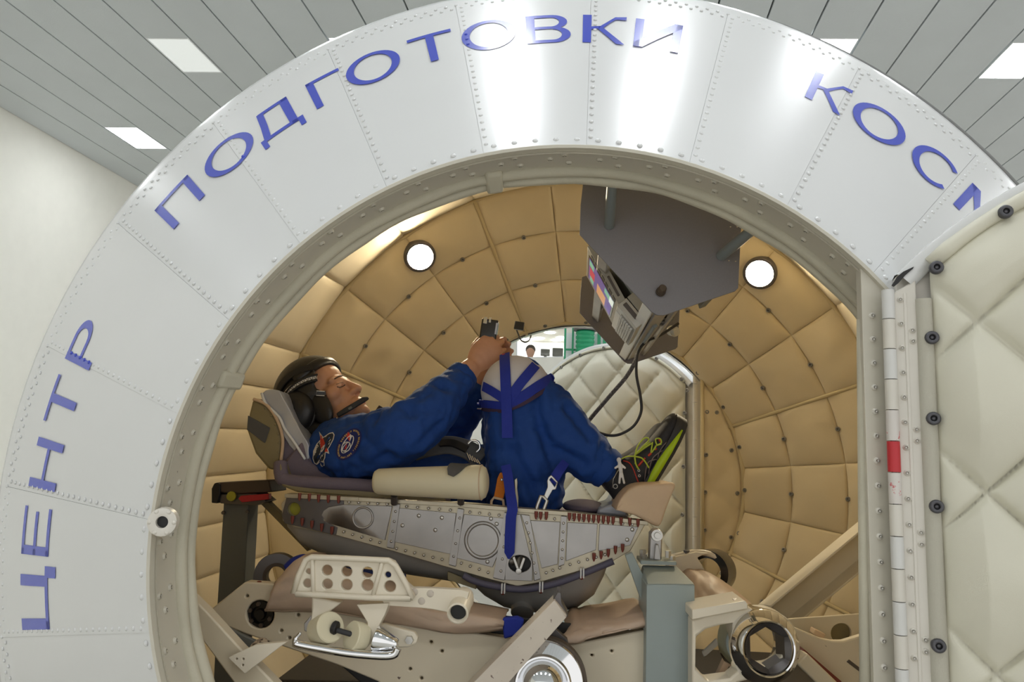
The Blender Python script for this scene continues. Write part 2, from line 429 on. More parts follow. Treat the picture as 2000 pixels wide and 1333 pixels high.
# ================================================================== cabin
C0 = Vector((.02021, H - .13745)); D1, R1, D2, R2 = 1.16493, .6254, 1.58291, 1.17878
YF0, YF1, RFO, RFI = 2.748, 3.12, 1.118, .6254      # far cone
def cc(Y):                                        # axis of the cabin
    k = max(0, Y - 1.165)
    return C0.x + k * .047, C0.y + k * .022
def rp(th, r, Y, shear=True):
    x, z = cc(Y) if shear else C0
    return Vector((x + r * math.sin(R(th)), Y, z + r * math.cos(R(th))))
def CP(th, t, off=0):                             # near cone, t = 0 at the opening, 1 at the outer edge
    r = R1 + (R2 - R1) * t; Y = D1 + (D2 - D1) * t
    n = Vector((math.sin(R(th)) * (D2 - D1), -(R2 - R1), math.cos(R(th)) * (D2 - D1))).normalized()
    return Vector((C0.x + r * math.sin(R(th)), Y, C0.y + r * math.cos(R(th)))) + n * off
def CN(th): return Vector((math.sin(R(th)) * (D2 - D1), -(R2 - R1), math.cos(R(th)) * (D2 - D1))).normalized()
cabin = thing('centrifuge_cabin', 'white riveted round centrifuge cabin with blue lettering and quilted cream lining', 'cabin', Vector((C0.x, 2.1, 0)))
SEAM0 = 1.8
def patch(bm, f, nu, nv, th=.004):
    a = [[bm.verts.new(f(i / nu, j / nv, 0)) for j in range(nv + 1)] for i in range(nu + 1)]
    b = [[bm.verts.new(f(i / nu, j / nv, -th)) for j in range(nv + 1)] for i in range(nu + 1)]
    for i in range(nu):
        for j in range(nv):
            bm.faces.new((a[i][j], a[i + 1][j], a[i + 1][j + 1], a[i][j + 1])); bm.faces.new((b[i][j], b[i][j + 1], b[i + 1][j + 1], b[i + 1][j]))
    for i in range(nu):
        for q in (0, nv): bm.faces.new((a[i][q], a[i + 1][q], b[i + 1][q], b[i][q]))
    for j in range(nv):
        for q in (0, nu): bm.faces.new((a[q][j], a[q][j + 1], b[q][j + 1], b[q][j]))
# ------------------------------------------------------------------ lettering
def ell(cx, cy, rx, ry, n=40, a0=0, a1=360): return [(cx + rx * math.cos(R(a0 + (a1 - a0) * i / n)), cy + ry * math.sin(R(a0 + (a1 - a0) * i / n))) for i in range(n + 1)]
def band(o, i): return [[o[k], o[k + 1], i[k + 1], i[k]] for k in range(len(o) - 1)]
rc = lambda a, b, c, d: [(a, b), (c, b), (c, d), (a, d)]
SX = .17; SY = .10
G = {
 'Ц': [rc(0, 0, .17, 1), rc(.66, 0, .83, 1), rc(0, 0, .88, .1), rc(.8, -.27, .98, .1)],
 'Е': [rc(0, 0, .19, 1), rc(0, .9, .98, 1), rc(0, .46, .9, .56), rc(0, 0, 1, .1)],
 'Н': [rc(0, 0, .18, 1), rc(.82, 0, 1, 1), rc(.1, .46, .9, .555)],
 'Т': [rc(0, .9, 1, 1), rc(.41, 0, .6, 1)],
 'Р': [rc(0, 0, .19, 1), rc(.1, .9, .55, 1), rc(.1, .41, .55, .5)] + band(ell(.55, .705, .45, .295, 20, -90, 90), ell(.55, .705, .25, .2, 20, -90, 90)),
 'П': [rc(0, 0, .18, 1), rc(.82, 0, 1, 1), rc(0, .9, 1, 1)],
 'О': band(ell(.5, .5, .5, .53), ell(.5, .5, .35, .435)),
 'Д': [[(.0, -.2), (.12, -.2), (.12, .1), (0, .1)], [(.88, -.2), (1, -.2), (1, .1), (.88, .1)], rc(0, 0, 1, .1), [(.08, .05), (.16, .12), (.24, .4), (.28, .95), (.20, 1), (.15, .5)], [(.1, .05), (.24, .05), (.3, .5), (.34, 1), (.22, 1), (.18, .4)], rc(.22, .9, .88, 1), rc(.7, 0, .88, 1)],
 'Г': [rc(0, 0, .22, 1), rc(0, .9, 1, 1)],
 'В': [rc(0, 0, .19, 1), rc(.1, .9, .55, 1), rc(.1, .48, .6, .57), rc(.1, 0, .6, .1)] + band(ell(.55, .74, .37, .26, 20, -90, 90), ell(.55, .735, .19, .165, 20, -90, 90)) + band(ell(.6, .28, .4, .28, 20, -90, 90), ell(.6, .28, .2, .18, 20, -90, 90)),
 'К': [rc(0, 0, .2, 1), [(.2, .47), (.42, .52), (.42, .6), (.2, .57)]] + [[(.32, .5), (.47, .52), (.62, .72), (.58, .78)], [(.58, .78), (.62, .72), (.76, .87), (.74, .96)], [(.74, .96), (.76, .87), (1, .88), (1, 1)], [(.3, .55), (.42, .6), (.7, .3), (.6, .22)], [(.6, .22), (.7, .3), (1.0, 0), (.8, 0)]],
 'И': [rc(0, 0, .18, 1), rc(.82, 0, 1, 1), [(.0, 0), (.2, 0), (1, .86), (1, 1), (.84, 1), (.0, .12)]],
 'С': band(ell(.5, .5, .5, .53, 36, 42, 318), ell(.52, .5, .36, .435, 36, 42, 318)),
 'М': [rc(0, 0, .16, 1), rc(.84, 0, 1, 1), [(.0, 1), (.2, 1), (.5, .3), (.5, .08)], [(1, 1), (.8, 1), (.5, .3), (.5, .08)]],
}
TEXT = [('Ц', -102.5, -95.6), ('Е', -94.7, -89.55), ('Н', -87.6, -82.3), ('Т', -80.5, -75.3), ('Р', -73.5, -68.5), ('П', -54.45, -49.0), ('О', -47.3, -40.4),
        ('Д', -40.0, -34.0), ('Г', -32.2, -27.95), ('О', -27.5, -20.8), ('Т', -19.5, -14.3), ('О', -13.25, -6.85), ('В', -5.6, -.45), ('К', .95, 5.9), ('И', 6.95, 12.3),
        ('К', 27.85, 32.4), ('О', 33.3, 39.95), ('С', 41.3, 47.4), ('М', 48.4, 54.6)]

def in_poly(x, y, pl):
    c = False; j = len(pl) - 1
    for i in range(len(pl)):
        if (pl[i][1] > y) != (pl[j][1] > y) and x < (pl[j][0] - pl[i][0]) * (y - pl[i][1]) / (pl[j][1] - pl[i][1]) + pl[i][0]: c = not c
        j = i
    return c
def painted(th, tt):
    th = (th + 180) % 360 - 180
    for ch, a, b in TEXT:
        if a - .3 < th < b + .3:
            x = (th - a) / (b - a); y = (tt - .562) / .195
            if any(in_poly(x, y, p) for p in G[ch]): return True
    return False
GAP = .012
for k in range(24):
    t0 = SEAM0 + 15 * k + GAP; t1 = SEAM0 + 15 * (k + 1) - GAP
    bm = bmesh.new(); patch(bm, lambda u, v, o: CP(t0 + (t1 - t0) * u, .004 + .945 * v, o + .001 * (k % 2)), 10, 4)
    p = obj('shell_panel', bm, 'white_paint', cabin, 30)
    bm = bmesh.new()
    mid_ = (t0 + t1) / 2; vis = not (100 < (mid_ % 360) < 240)
    if vis:
        bl = []
        for i in range(25):                        # radial rivet row beside the seam
            tt = .045 + .86 * (i / 24) ** 1.0
            th = t0 + .55
            if painted(th, tt): bl.append((th, tt)); continue
            dome(bm, mx_at(CP(th, tt, .001), CN(th)), .0038, .0022)
        for i in range(13):                        # double row at the outer edge
            for q in (0, 1):
                th = t0 + .6 + (i + .5 * q) * 15 / 13
                dome(bm, mx_at(CP(th, .905 + .028 * q, .001), CN(th)), .0038, .0022)
        for i in range(5):
            th = t0 + 1.6 + i * 3.0
            dome(bm, mx_at(CP(th, .03, .001), CN(th)), .0048, .0028)
        obj('rivet_row', bm, 'white_paint', p, 60, kind='stuff')
        if bl:
            bm = bmesh.new()
            for th, tt in bl: dome(bm, mx_at(CP(th, tt, .0024), CN(th)), .0038, .0022)
            obj('painted_rivets', bm, 'blue_paint', p, 60, kind='stuff')
# outer edge roll and drum, far cone outside
bm = bmesh.new(); prof = []
def revolve(bm, prof, seg=144, shear=True, th0=0, th1=360, closed=True):
    rings = []
    n = seg if closed else seg + 1
    for (r, Y) in prof:
        rings.append([bm.verts.new(rp(th0 + (th1 - th0) * k / seg, r, Y, shear)) for k in range(n)])
    for a, b in zip(rings, rings[1:]):
        for k in range(seg): bm.faces.new((a[k], a[(k + 1) % n], b[(k + 1) % n], b[k]))
cone = lambda t, o=0: (R1 + (R2 - R1) * t + o * .6, D1 + (D2 - D1) * t - o * .8)
revolve(bm, [cone(.945, -.012), cone(.95, 0), cone(.985, 0), (R2 + .001, D2 + .002), (R2 + .002, D2 + .02), (R2 - .006, D2 + .03)], shear=False)
obj('edge_roll', bm, 'white_paint', cabin, 50)
bm = bmesh.new(); revolve(bm, [(R2 - .008, D2 + .01), (R2 - .008, YF0), (R2 - .01, YF0 + .02), (RFI + .03, YF1 + .03), (RFI, YF1 + .03), (RFI, YF1 - .01)])
obj('drum_shell', bm, 'white_paint', cabin, 30)
bm = bmesh.new(); revolve(bm, [cone(0, -.012), cone(1, -.012)], shear=False)
obj('shell_backing', bm, 'rim_paint', cabin, 30)
# opening rim (a D: the chord carries the door hinge)
XH = W(1693, 800, D1).x                            # chord
XP = W(1722, 800, D1).x
thD = math.degrees(math.asin((XP - C0.x) / R1))
bm = bmesh.new()
revolve(bm, [(R1 + .006, D1 + .004), (R1 + .003, D1 - .001), (R1 - .002, D1 - .001), (R1 - .003, D1 + .006), (R1 - .003, D1 + .08), (R1 + .012, D1 + .08), (R1 + .012, D1 + .02)], 140, False)
obj('opening_rim', bm, 'rim_paint', cabin, 40)
# segment plate between chord and circle + post
def seg_pts(xc, r, Y, n=28):
    a = math.acos((xc - C0.x) / r)
    return [Vector((C0.x + r * math.cos(a - 2 * a * i / n), Y, C0.y + r * math.sin(a - 2 * a * i / n))) for i in range(n + 1)]
bm = bmesh.new(); prism(bm, seg_pts(XH, R1 + .004, D1 + .006), (0, .02, 0))
obj('hinge_post', bm, 'rim_paint', cabin, 40, bevel=.003)
mr = dome_mesh('rivet', .0062, .0035, 'rim_paint', 10)
zt = C0.y + math.sqrt(R1 ** 2 - (XH - C0.x) ** 2)
for th in [x for x in range(-118, 47, 1)]:
    pass
rr = random.Random(3)
th = -116
while th < 42:
    for (dt, fy) in ((0, .040), (2.2, .024), (2.9, .058)):
        n = Vector((-math.sin(R(th + dt)), 0, -math.cos(R(th + dt))))
        q = rp(th + dt, R1 - .003, D1 + fy, False)
        inst('rivet', mr, mx_at(q, n), cabin)
    th += 7.5
# valve boss on the rim
p = W(318, 1020, D1 - .002); n = Vector((.25, -1, 0)).normalized()
bm = bmesh.new(); lathe(bm, [(.009, -.02), (.009, .006), (.014, .008), (.021, .006), (.022, -.01)], mx_at(p, n), 24); v_ = obj('valve_port', bm, 'hinge_paint', cabin, 40)
bm = bmesh.new(); lathe(bm, [(0, -.004), (.0095, -.004)], mx_at(p, n), 20); obj('bore', bm, 'black', v_)
bm = bmesh.new()
for a in range(6): dome(bm, mx_at(p + frame(n) @ Vector((.0175 * math.cos(a * 1.047), .0175 * math.sin(a * 1.047), .007)), n), .0035, .002)
obj('rivet', bm, 'hinge_paint', v_)
# padded gasket
bm = bmesh.new()
thg = math.degrees(math.asin(min(1, (XH - .012 - C0.x) / (R1 - .006)))) + 9
pts = []; rad = []
nseg = 150
for i in range(nseg + 1):
    th = thg - (thg + 150) * i / nseg
    wv = noise.noise(Vector((th * .09, 3.1, 0)))
    pts.append(rp(th, R1 - .005 + .0025 * wv, D1 + .088, False)); rad.append(.0115 + .002 * noise.noise(Vector((th * .05, 0, 7))))
tube(bm, pts, rad, 10); obj('gasket', bm, 'gasket', cabin, 180)
bm = bmesh.new()
pts = []; rad = []
for i in range(nseg + 1):
    th = thg - (thg + 150) * i / nseg
    wv = noise.noise(Vector((th * .11, 8.1, 2)))
    pts.append(rp(th, R1 - .010 + .004 * wv, D1 + .108, False)); rad.append(.0115 + .0025 * noise.noise(Vector((th * .06, 4, 7))))
tube(bm, pts, rad, 10); obj('gasket', bm, 'gasket', cabin, 180)
a_ = W(1683, 625, D1 + .022); b_ = W(1690, 1420, D1 + .022)
bm = bmesh.new(); tube(bm, [a_, a_.lerp(b_, .3), a_.lerp(b_, .6), b_], .0075, 12); obj('gasket', bm, 'gasket', cabin, 180)
for th in (-66.5, -12.5):                         # fabric tabs on the gasket
    q = rp(th, R1 - .012, D1 + .09, False); n = Vector((-math.sin(R(th)), -.4, -math.cos(R(th))))
    bm = bmesh.new(); box(bm, q, .05, .03, .016, frame(n)); obj('gasket_tab', bm, 'gasket', cabin, bevel=.006)
for ch, a, b in TEXT:
    bm = bmesh.new()
    for poly in G[ch]:
        b2 = bmesh.new(); vs = [b2.verts.new((x, y, 0)) for x, y in poly]; b2.faces.new(vs)
        for i in range(1, 8):
            bmesh.ops.bisect_plane(b2, geom=b2.verts[:] + b2.edges[:] + b2.faces[:], plane_co=(i / 8, 0, 0), plane_no=(1, 0, 0))
        b2.verts.index_update(); mp = {}
        for v in b2.verts: mp[v.index] = bm.verts.new(CP(a + (b - a) * v.co.x, .562 + .195 * v.co.y, .0022))
        for f in b2.faces:
            bm.faces.new([mp[v.index] for v in f.verts])
        b2.free()
    obj('letter', bm, 'blue_paint', cabin, 0)
# ------------------------------------------------------------------ quilted lining
RING = [.632, .797, .962, 1.118]
GRID0 = 8.3
def yfar(r): return YF1 - .755 * (r - .6254)
mb = bmesh.new(); lathe(mb, [(.0085, -.002), (.0085, .001), (.0075, .003), (.004, .003), (.0035, .0015), (0, .0012)], Matrix.Identity(4), 14)
me_btn = bpy.data.meshes.new('button'); mb.to_mesh(me_btn); mb.free(); me_btn.shade_smooth(); me_btn.materials.append(MATS['button_steel'])
def nonuni(n): return [.5 - .5 * math.cos(math.pi * i / n) for i in range(n + 1)]
def pad(f, nu, nv, A, seed, mats='lining', name='pad', parent=None, e=.34, wr=.006):
    bm = bmesh.new(); us, vs = nonuni(nu), nonuni(nv); g = []
    for u in us:
        row = []
        for v in vs:
            h = A * (max(0, math.sin(math.pi * u)) ** e) * (max(0, math.sin(math.pi * v)) ** e)
            p, n = f(u, v)
            ed = min(u, 1 - u, v, 1 - v)
            h += wr * noise.noise(p * 14 + Vector((seed, 0, 0))) * min(1, ed * 8) + wr * .5 * noise.noise(p * 40 + Vector((0, seed, 0))) * min(1, ed * 8) * (1 - min(1, ed * 2.4))
            row.append(bm.verts.new(p + n * h))
        g.append(row)
    for i in range(nu):
        for j in range(nv): bm.faces.new((g[i][j], g[i + 1][j], g[i + 1][j + 1], g[i][j + 1]))
    return obj(name, bm, mats, parent or cabin, 180)
sd = 0
for k in range(24):
    t0 = GRID0 + 15 * k; m_ = (t0 + 7.5) % 360
    if 140 < m_ < 225: continue
    for q in range(3):
        r0, r1 = RING[q], RING[q + 1]; sd += 1
        def f(u, v, t0=t0, r0=r0, r1=r1):
            r = r0 + (r1 - r0) * v; th = t0 + 15 * u
            n = Vector((-.755 * math.sin(R(th)), -1, -.755 * math.cos(R(th)))).normalized()
            return rp(th, r, yfar(r)), n
        pad(f, 14, 14, .023, sd * 3.7)
    # cylinder pads
    for (ya, yb) in ((YF0 + .005, 2.17), (2.17, 1.64)):
        subs = 2 if 255 < m_ < 290 else 1
        for s in range(subs):
            sd += 1
            ta, tb = t0 + 15 * s / subs, t0 + 15 * (s + 1) / subs
            def f(u, v, ta=ta, tb=tb, ya=ya, yb=yb):
                th = ta + (tb - ta) * u; Y = ya + (yb - ya) * v
                return rp(th, 1.122, Y), Vector((-math.sin(R(th)), 0, -math.cos(R(th))))
            pad(f, 10, 12, .022, sd * 3.7, 'lining_shaded')
    # near cone lining
    sd += 1
    def f(u, v, t0=t0):
        th = t0 + 15 * u; t = .90 - .73 * v; Y = D1 + (D2 - D1) * t + .085; r = R1 + (R2 - R1) * t
        return rp(th, r, Y), Vector((-.755 * math.sin(R(th)), 1, -.755 * math.cos(R(th)))).normalized()
    pad(f, 8, 8, .015, sd * 3.7, 'lining_shaded')
    # buttons on the ring seams
    for q, rb in ((1, .964), (2, .797), (3, .648)):
        th = t0 + 7.5
        n = Vector((-.755 * math.sin(R(th)), -1, -.755 * math.cos(R(th)))).normalized()
        inst('button', me_btn, mx_at(rp(th, rb, yfar(rb)) + n * (.014 if q < 3 else .014), n), cabin)
for th in (-21.7, -66.7, 68.3, 23.3, 113.3, -111.7):     # piped seams between lining panels
    bm = bmesh.new(); n = Vector((-.755 * math.sin(R(th)), -1, -.755 * math.cos(R(th)))).normalized()
    tube(bm, [rp(th, r, yfar(r)) + n * .006 for r in (.632, .75, .9, 1.05, 1.115)], .007, 8); obj('piping', bm, 'piping', cabin, 180)
for (r, Y, rad_) in ((.640, yfar(.640) - .006, .009), (1.114, YF0 + .002, .008)):
    bm = bmesh.new(); tube(bm, [rp(-140 + 280 * i / 160, r + .004 * noise.noise(Vector((i * .2, 0, 0))), Y) for i in range(161)], rad_, 8); obj('piping', bm, 'piping', cabin, 180)
# far opening: padded segment beside the far door hinge
XF = W(1362, 900, YF1).x; cxf, czf = cc(YF1)
aF = math.acos((XF - cxf) / .64)
def quilt(a, z, pa, pz, a0, z0):
    p = (a - a0) / pa + (z - z0) / pz; q = (a - a0) / pa - (z - z0) / pz
    a_, b_ = abs(math.sin(math.pi * p)), abs(math.sin(math.pi * q)); m = min(a_, b_)
    return (a_ * b_) ** .5 * .75 + .25 * min(1, m / .16) ** .5
bm = bmesh.new(); g = []
for i in range(61):
    u = i / 60; an = aF * (1 - 2 * u); row = []
    zc = czf + .64 * math.sin(an)
    for j in range(13):
        v = j / 12; x = XF + .012 + (cxf + .64 * math.cos(an) - XF - .012) * v
        ed = min(1, v * 6, (1 - v) * 6, u * 12, (1 - u) * 12)
        row.append(bm.verts.new(Vector((max(x, XF + .012), YF1 - .004 - .012 * quilt(x, zc, .2, .2, XF + .05, czf) * ed - .004 * ed, zc))))
    g.append(row)
for i in range(60):
    for j in range(12): bm.faces.new((g[i][j], g[i + 1][j], g[i + 1][j + 1], g[i][j + 1]))
obj('hinge_pad', bm, 'lining', cabin, 180)
bm = bmesh.new(); box(bm, (XF + .006, YF1 + .012, czf), .018, .03, 2 * .64 * math.sin(aF)); obj('hinge_post', bm, 'hinge_paint', cabin)
bm = bmesh.new(); tube(bm, [Vector((XF + .016, YF1 - .016, czf + .64 * math.sin(aF) * s)) for s in (-1, 0, .98)], .008, 8); obj('piping', bm, 'piping', cabin, 180)
for (px, py) in ((1381, 805), (1400, 806), (1379, 889), (1429, 880), (1377, 962), (1440, 964), (1376, 1036), (1428, 1050)):
    inst('button', me_btn, mx_at(W(px, py, YF1 - .018), Vector((0, -1, 0))), cabin)
# frosted/round caps: the two lamps set into the lining
for (th, r, lab) in ((-36.7, 1.045, 'round caged lamp glowing in the lining above the reclining person'), (39.0, 1.035, 'round caged lamp glowing in the lining behind the grey laptop bracket')):
    n = Vector((-.755 * math.sin(R(th)), -1, -.755 * math.cos(R(th)))).normalized()
    p = rp(th, r, yfar(r)) + n * .014; M4 = mx_at(p, n)
    t = thing('cabin_lamp', lab, 'lamp', p, 'round lamps in the cabin lining')
    bm = bmesh.new(); lathe(bm, [(.046, 0), (.046, .014), (.049, .020), (.056, .020), (.061, .014), (.062, -.01), (.046, -.01)], M4, 40, True); obj('bezel', bm, 'dark_steel', t, 40)
    bm = bmesh.new(); lathe(bm, [(0, .022), (.02, .021), (.036, .017), (.0465, .009)], M4, 36); obj('lens', bm, 'lamp_glass', t, 180)
    for s in (-.5, .5):
        for ax in (0, 1):
            bm = bmesh.new(); hw = .044
            pts = [M4 @ (Vector((s * .045, y, .0245)) if ax else Vector((y, s * .045, .0245))) for y in (-.034, 0, .034)]
            tube(bm, pts, .0010, 6); obj('cage_wire', bm, 'dark_steel', t)
# ------------------------------------------------------------------ doors
def plane_hit(px, py, p0, n):
    d = ray(px, py); o = Vector((0, 0, H)); k = (p0 - o).dot(n) / d.dot(n); return o + d * k
def make_door(root, hinge, dr, nrm, ac, zc, Rr, a_in, quilt_ref, per, A, fabric, th=.05, paint='hinge_paint', nr=60, na=200, pr=.006):
    """D shaped door: hinge = point on the hinge line at height zc, dr = direction away from it, nrm = normal of the padded face"""
    P = lambda a, z, h: hinge + dr * a + Vector((0, 0, z - zc)) + nrm * h
    # outline
    def outline(r, amin, n=90):
        al = math.acos(max(-1, min(1, (ac - amin) / r)))
        return [(ac - r * math.cos(al + (2 * math.pi - 2 * al) * i / n), zc + r * math.sin(al + (2 * math.pi - 2 * al) * i / n)) for i in range(n + 1)]
    bm = bmesh.new(); o = [P(a, z, -th) for a, z in outline(Rr, .012)]; prism(bm, o, nrm * (th - .012)); obj('door_leaf', bm, paint, root, 40, bevel=.004)
    bm = bmesh.new(); pts = outline(Rr, .012)
    for i in range(len(pts) - 1):
        for (r0, h0, r1, h1) in ():
            pass
    rim = [[bm.verts.new(P(ac + (a - ac) * s, zc + (z - zc) * s, h)) for a, z in pts] for s, h in ((1.0, -th), (1.004, -.01), (1.0, .004), (.985, .008), (.965, .006), (.955, -.004))]
    for a, b in zip(rim, rim[1:]):
        for i in range(len(pts) - 1): bm.faces.new((a[i], a[i + 1], b[i + 1], b[i]))
    obj('door_rim', bm, 'white_paint', root, 50)
    # quilted pad, polar grid
    rin = Rr * .955
    bm = bmesh.new(); g = []
    pc = (ac * .95, zc)
    for j in range(na):
        an = 2 * math.pi * j / na; dx, dz = math.cos(an), math.sin(an)
        # distance from pc to the D outline
        bx = pc[0] - ac; b_ = bx * dx; c_ = bx * bx - rin * rin; rho = -b_ + math.sqrt(b_ * b_ - c_)
        if dx < -1e-6: rho = min(rho, (pc[0] - a_in) / -dx)
        row = []
        for i in range(nr + 1):
            s = (i / nr) ** .85; a = pc[0] + dx * rho * s; z = pc[1] + dz * rho * s
            ed = min(1, (1 - s) * 9) ** .5
            h = A * quilt(a, z, per, per, *quilt_ref) * ed + .007 * ed
            pw = P(a, z, 0); h += .0022 * noise.noise(pw * 18)
            row.append(bm.verts.new(P(a, z, h)))
        g.append(row)
    for j in range(na):
        for i in range(nr):
            q = [g[j][i], g[j][i + 1], g[(j + 1) % na][i + 1], g[(j + 1) % na][i]]
            bm.faces.new(q)
    bmesh.ops.remove_doubles(bm, verts=bm.verts[:], dist=.0003)
    obj('quilted_pad', bm, fabric, root, 180)
    # folded fabric edge along the arc
    bm = bmesh.new()
    prs = [(a, z) for a, z in outline(rin * 1.01, a_in)]
    n_ = len(prs)
    tube(bm, [P(a, z, .010 + .003 * noise.noise(Vector((i * .4, 1, 0)))) for i, (a, z) in enumerate(prs)], [pr + .25 * pr * noise.noise(Vector((i * .5, 0, 3))) for i in range(n_)], 8)
    obj('piping', bm, fabric, root, 180)
    return P
mat('hinge_white', (.70, .70, .68), .35); mat('hinge_smear', (.70, .66, .62), .35, wear=((.62, .10, .12), .56, 45))
# near door
hz = C0.y; hingeN = Vector((W(1741, 900, D1).x, D1 - .012, hz))
OA = R(14)
drN = Vector((math.cos(OA), -math.sin(OA), 0)); nN = Vector((-math.sin(OA), -math.cos(OA), 0))
acN = hingeN.x - C0.x
door = thing('cabin_door', 'near round cabin door swung wide open showing cream diamond-quilted padding and hinge', 'door', Vector((hingeN.x + .3, D1 - .1, 0)))
h1 = plane_hit(1912, 630, hingeN + nN * .01, nN); h2 = plane_hit(1922, 962, hingeN + nN * .01, nN)
aq = ((h1 + h2) / 2 - hingeN).dot(drN); perN = (h1.z - h2.z)
PN = make_door(door, hingeN, drN, nN, acN, hz, R1 + .002, .056, (aq, h1.z), perN, .042, 'door_fabric', nr=190, na=600, pr=.011)
# hinge leaf, fabric strip, knuckles, rivets, buttons
zz1 = hz + math.sqrt(R1 ** 2 - acN ** 2) - .012; zz0 = hz - math.sqrt(R1 ** 2 - acN ** 2) + .02
bm = bmesh.new(); prism(bm, [PN(.004, zz0, .004), PN(.036, zz0, .004), PN(.036, zz1 + .02, .004), PN(.004, zz1, .004)], -nN * .012); obj('hinge_leaf', bm, 'hinge_paint', door, bevel=.002)
bm = bmesh.new(); prism(bm, [PN(.0185, zz0, .0055), PN(.023, zz0, .0055), PN(.023, zz1, .0055), PN(.0185, zz1, .0055)], -nN * .006); obj('hinge_leaf', bm, 'hinge_paint', door, bevel=.001)
bm = bmesh.new()
for i in range(40):
    pass
strip = [(.034, -.002), (.036, .010), (.044, .014), (.053, .013), (.058, .002)]
rows = []
for i in range(61):
    z = zz0 + (zz1 - .01 - zz0) * i / 60
    rows.append([bm.verts.new(PN(a + .0012 * noise.noise(Vector((z * 9, a * 60, 0))), z, h + .002 * noise.noise(Vector((z * 14, 5, a * 90))))) for a, h in strip])
for a, b in zip(rows, rows[1:]):
    for i in range(len(strip) - 1): bm.faces.new((a[i], a[i + 1], b[i + 1], b[i]))
obj('edge_strip', bm, 'strip_fabric', door, 180)
kz = zz1 + .005; i = 0; kl = .0447
while kz > zz0 + .05:
    M4 = Matrix.Translation((hingeN.x - .004, hingeN.y - .006, kz - kl / 2))
    bm = bmesh.new(); lathe(bm, [(0, -kl / 2 + .0006), (.0088, -kl / 2 + .0006), (.0088, kl / 2 - .0006), (0, kl / 2 - .0006)], M4, 14)
    red = i == 5
    o = obj('hinge_knuckle', bm, 'red' if red else 'hinge_smear' if i in (4, 6) else ('hinge_white' if i % 2 == 0 else 'hinge_paint'), door if i % 2 == 0 or red else cabin, 40)
    if red: o['label'] = 'red painted hinge knuckle'
    kz -= kl; i += 1
bm = bmesh.new(); tube(bm, [Vector((hingeN.x - .004, hingeN.y - .006, zz0)), Vector((hingeN.x - .004, hingeN.y - .006, zz1 + .005))], .004, 8); obj('hinge_pin', bm, 'dark_steel', door)
mr2 = dome_mesh('rivet', .0048, .003, 'hinge_paint', 10)
z = zz1 - .01; i = 0
while z > zz0 + .02:
    inst('rivet', mr2, mx_at(PN(.0145, z, .004), nN), door)
    inst('rivet', mr2, mx_at(Vector((hingeN.x - .0185, D1 + .005, z - .02)), Vector((0, -1, 0))), cabin)
    if i % 4 in (1, 2): inst('rivet', mr2, mx_at(PN(.0290, z + (.010 if i % 4 == 2 else -.010), .004), nN), door)
    z -= .0362; i += 1
bmb = bmesh.new(); lathe(bmb, [(.0095, -.004), (.0095, .003), (.008, .005), (.0045, .005), (.004, .003), (0, .003)], Matrix.Identity(4), 18)
me_b2 = bpy.data.meshes.new('button'); bmb.to_mesh(me_b2); bmb.free(); me_b2.shade_smooth(); me_b2.materials.append(MATS['button_dark'])
for (px, py) in ((1829, 523), (1964, 414), (1820, 660), (1823, 818), (1829, 990), (1833, 1262)):
    inst('button', me_b2, mx_at(plane_hit(px, py, hingeN + nN * (.014 if px > 1819 and 600 < py else .022), nN), nN), door)
bm = bmesh.new(); sc_ = [plane_hit(x, y, hingeN + nN * .0095, nN) for x, y in ((1742, 557), (1752, 541), (1764, 531), (1785, 521), (1783, 525), (1768, 538), (1756, 552), (1746, 560))]
prism(bm, sc_, -nN * .004); obj('paint_chip', bm, 'black', door, 0)
# far door, pushed out of the far opening
OB = R(43)
hingeF = Vector((XF - .004, YF1 + .03, czf)); drF = Vector((-math.cos(OB), math.sin(OB), 0)); nF = Vector((-math.sin(OB), -math.cos(OB), 0))
fdoor = thing('cabin_door', 'far round cabin door standing half open behind the feet, cream diamond-quilted', 'door', Vector((XF, YF1 + .2, 0)))
q1 = plane_hit(1212, 728, hingeF, nF); q2 = plane_hit(1212, 830, hingeF, nF)
PF = make_door(fdoor, hingeF, drF, nF, XF - cxf, czf, .61, .045, ((q1 - hingeF).dot(drF), q1.z), abs(q1.z - q2.z), .034, 'door_fabric', nr=110, na=320)
for (px, py) in ((1096, 718), (1133, 694), (1179, 680), (1282, 701), (1331, 741), (1342, 763), (1337, 807), (1335, 912), (1333, 1006)):
    inst('button', me_btn, mx_at(plane_hit(px, py, hingeF + nF * .016, nF), nF), fdoor)
for i in range(12):
    z = czf - .42 + i * .075
    bm = bmesh.new(); lathe(bm, [(0, 0), (.011, 0), (.011, .073), (0, .073)], Matrix.Translation((XF - .006, YF1 + .006, z)), 12); obj('hinge_knuckle', bm, 'hinge_paint', fdoor if i % 2 else cabin)
# cradle that carries the cabin (below the frame)
for Y in (1.9, 2.45):
    bm = bmesh.new(); pts = [rp(180 + a, R2 + .004, Y) for a in range(-45, 46, 6)]
    base = [Vector((C0.x - .8, Y, 0)), Vector((C0.x + .95, Y, 0))]
    prism(bm, pts + [Vector((pts[-1].x, Y, 0)), Vector((pts[0].x, Y, 0))], (0, .12, 0)); obj('cradle', bm, 'grey_paint', cabin, bevel=.004)
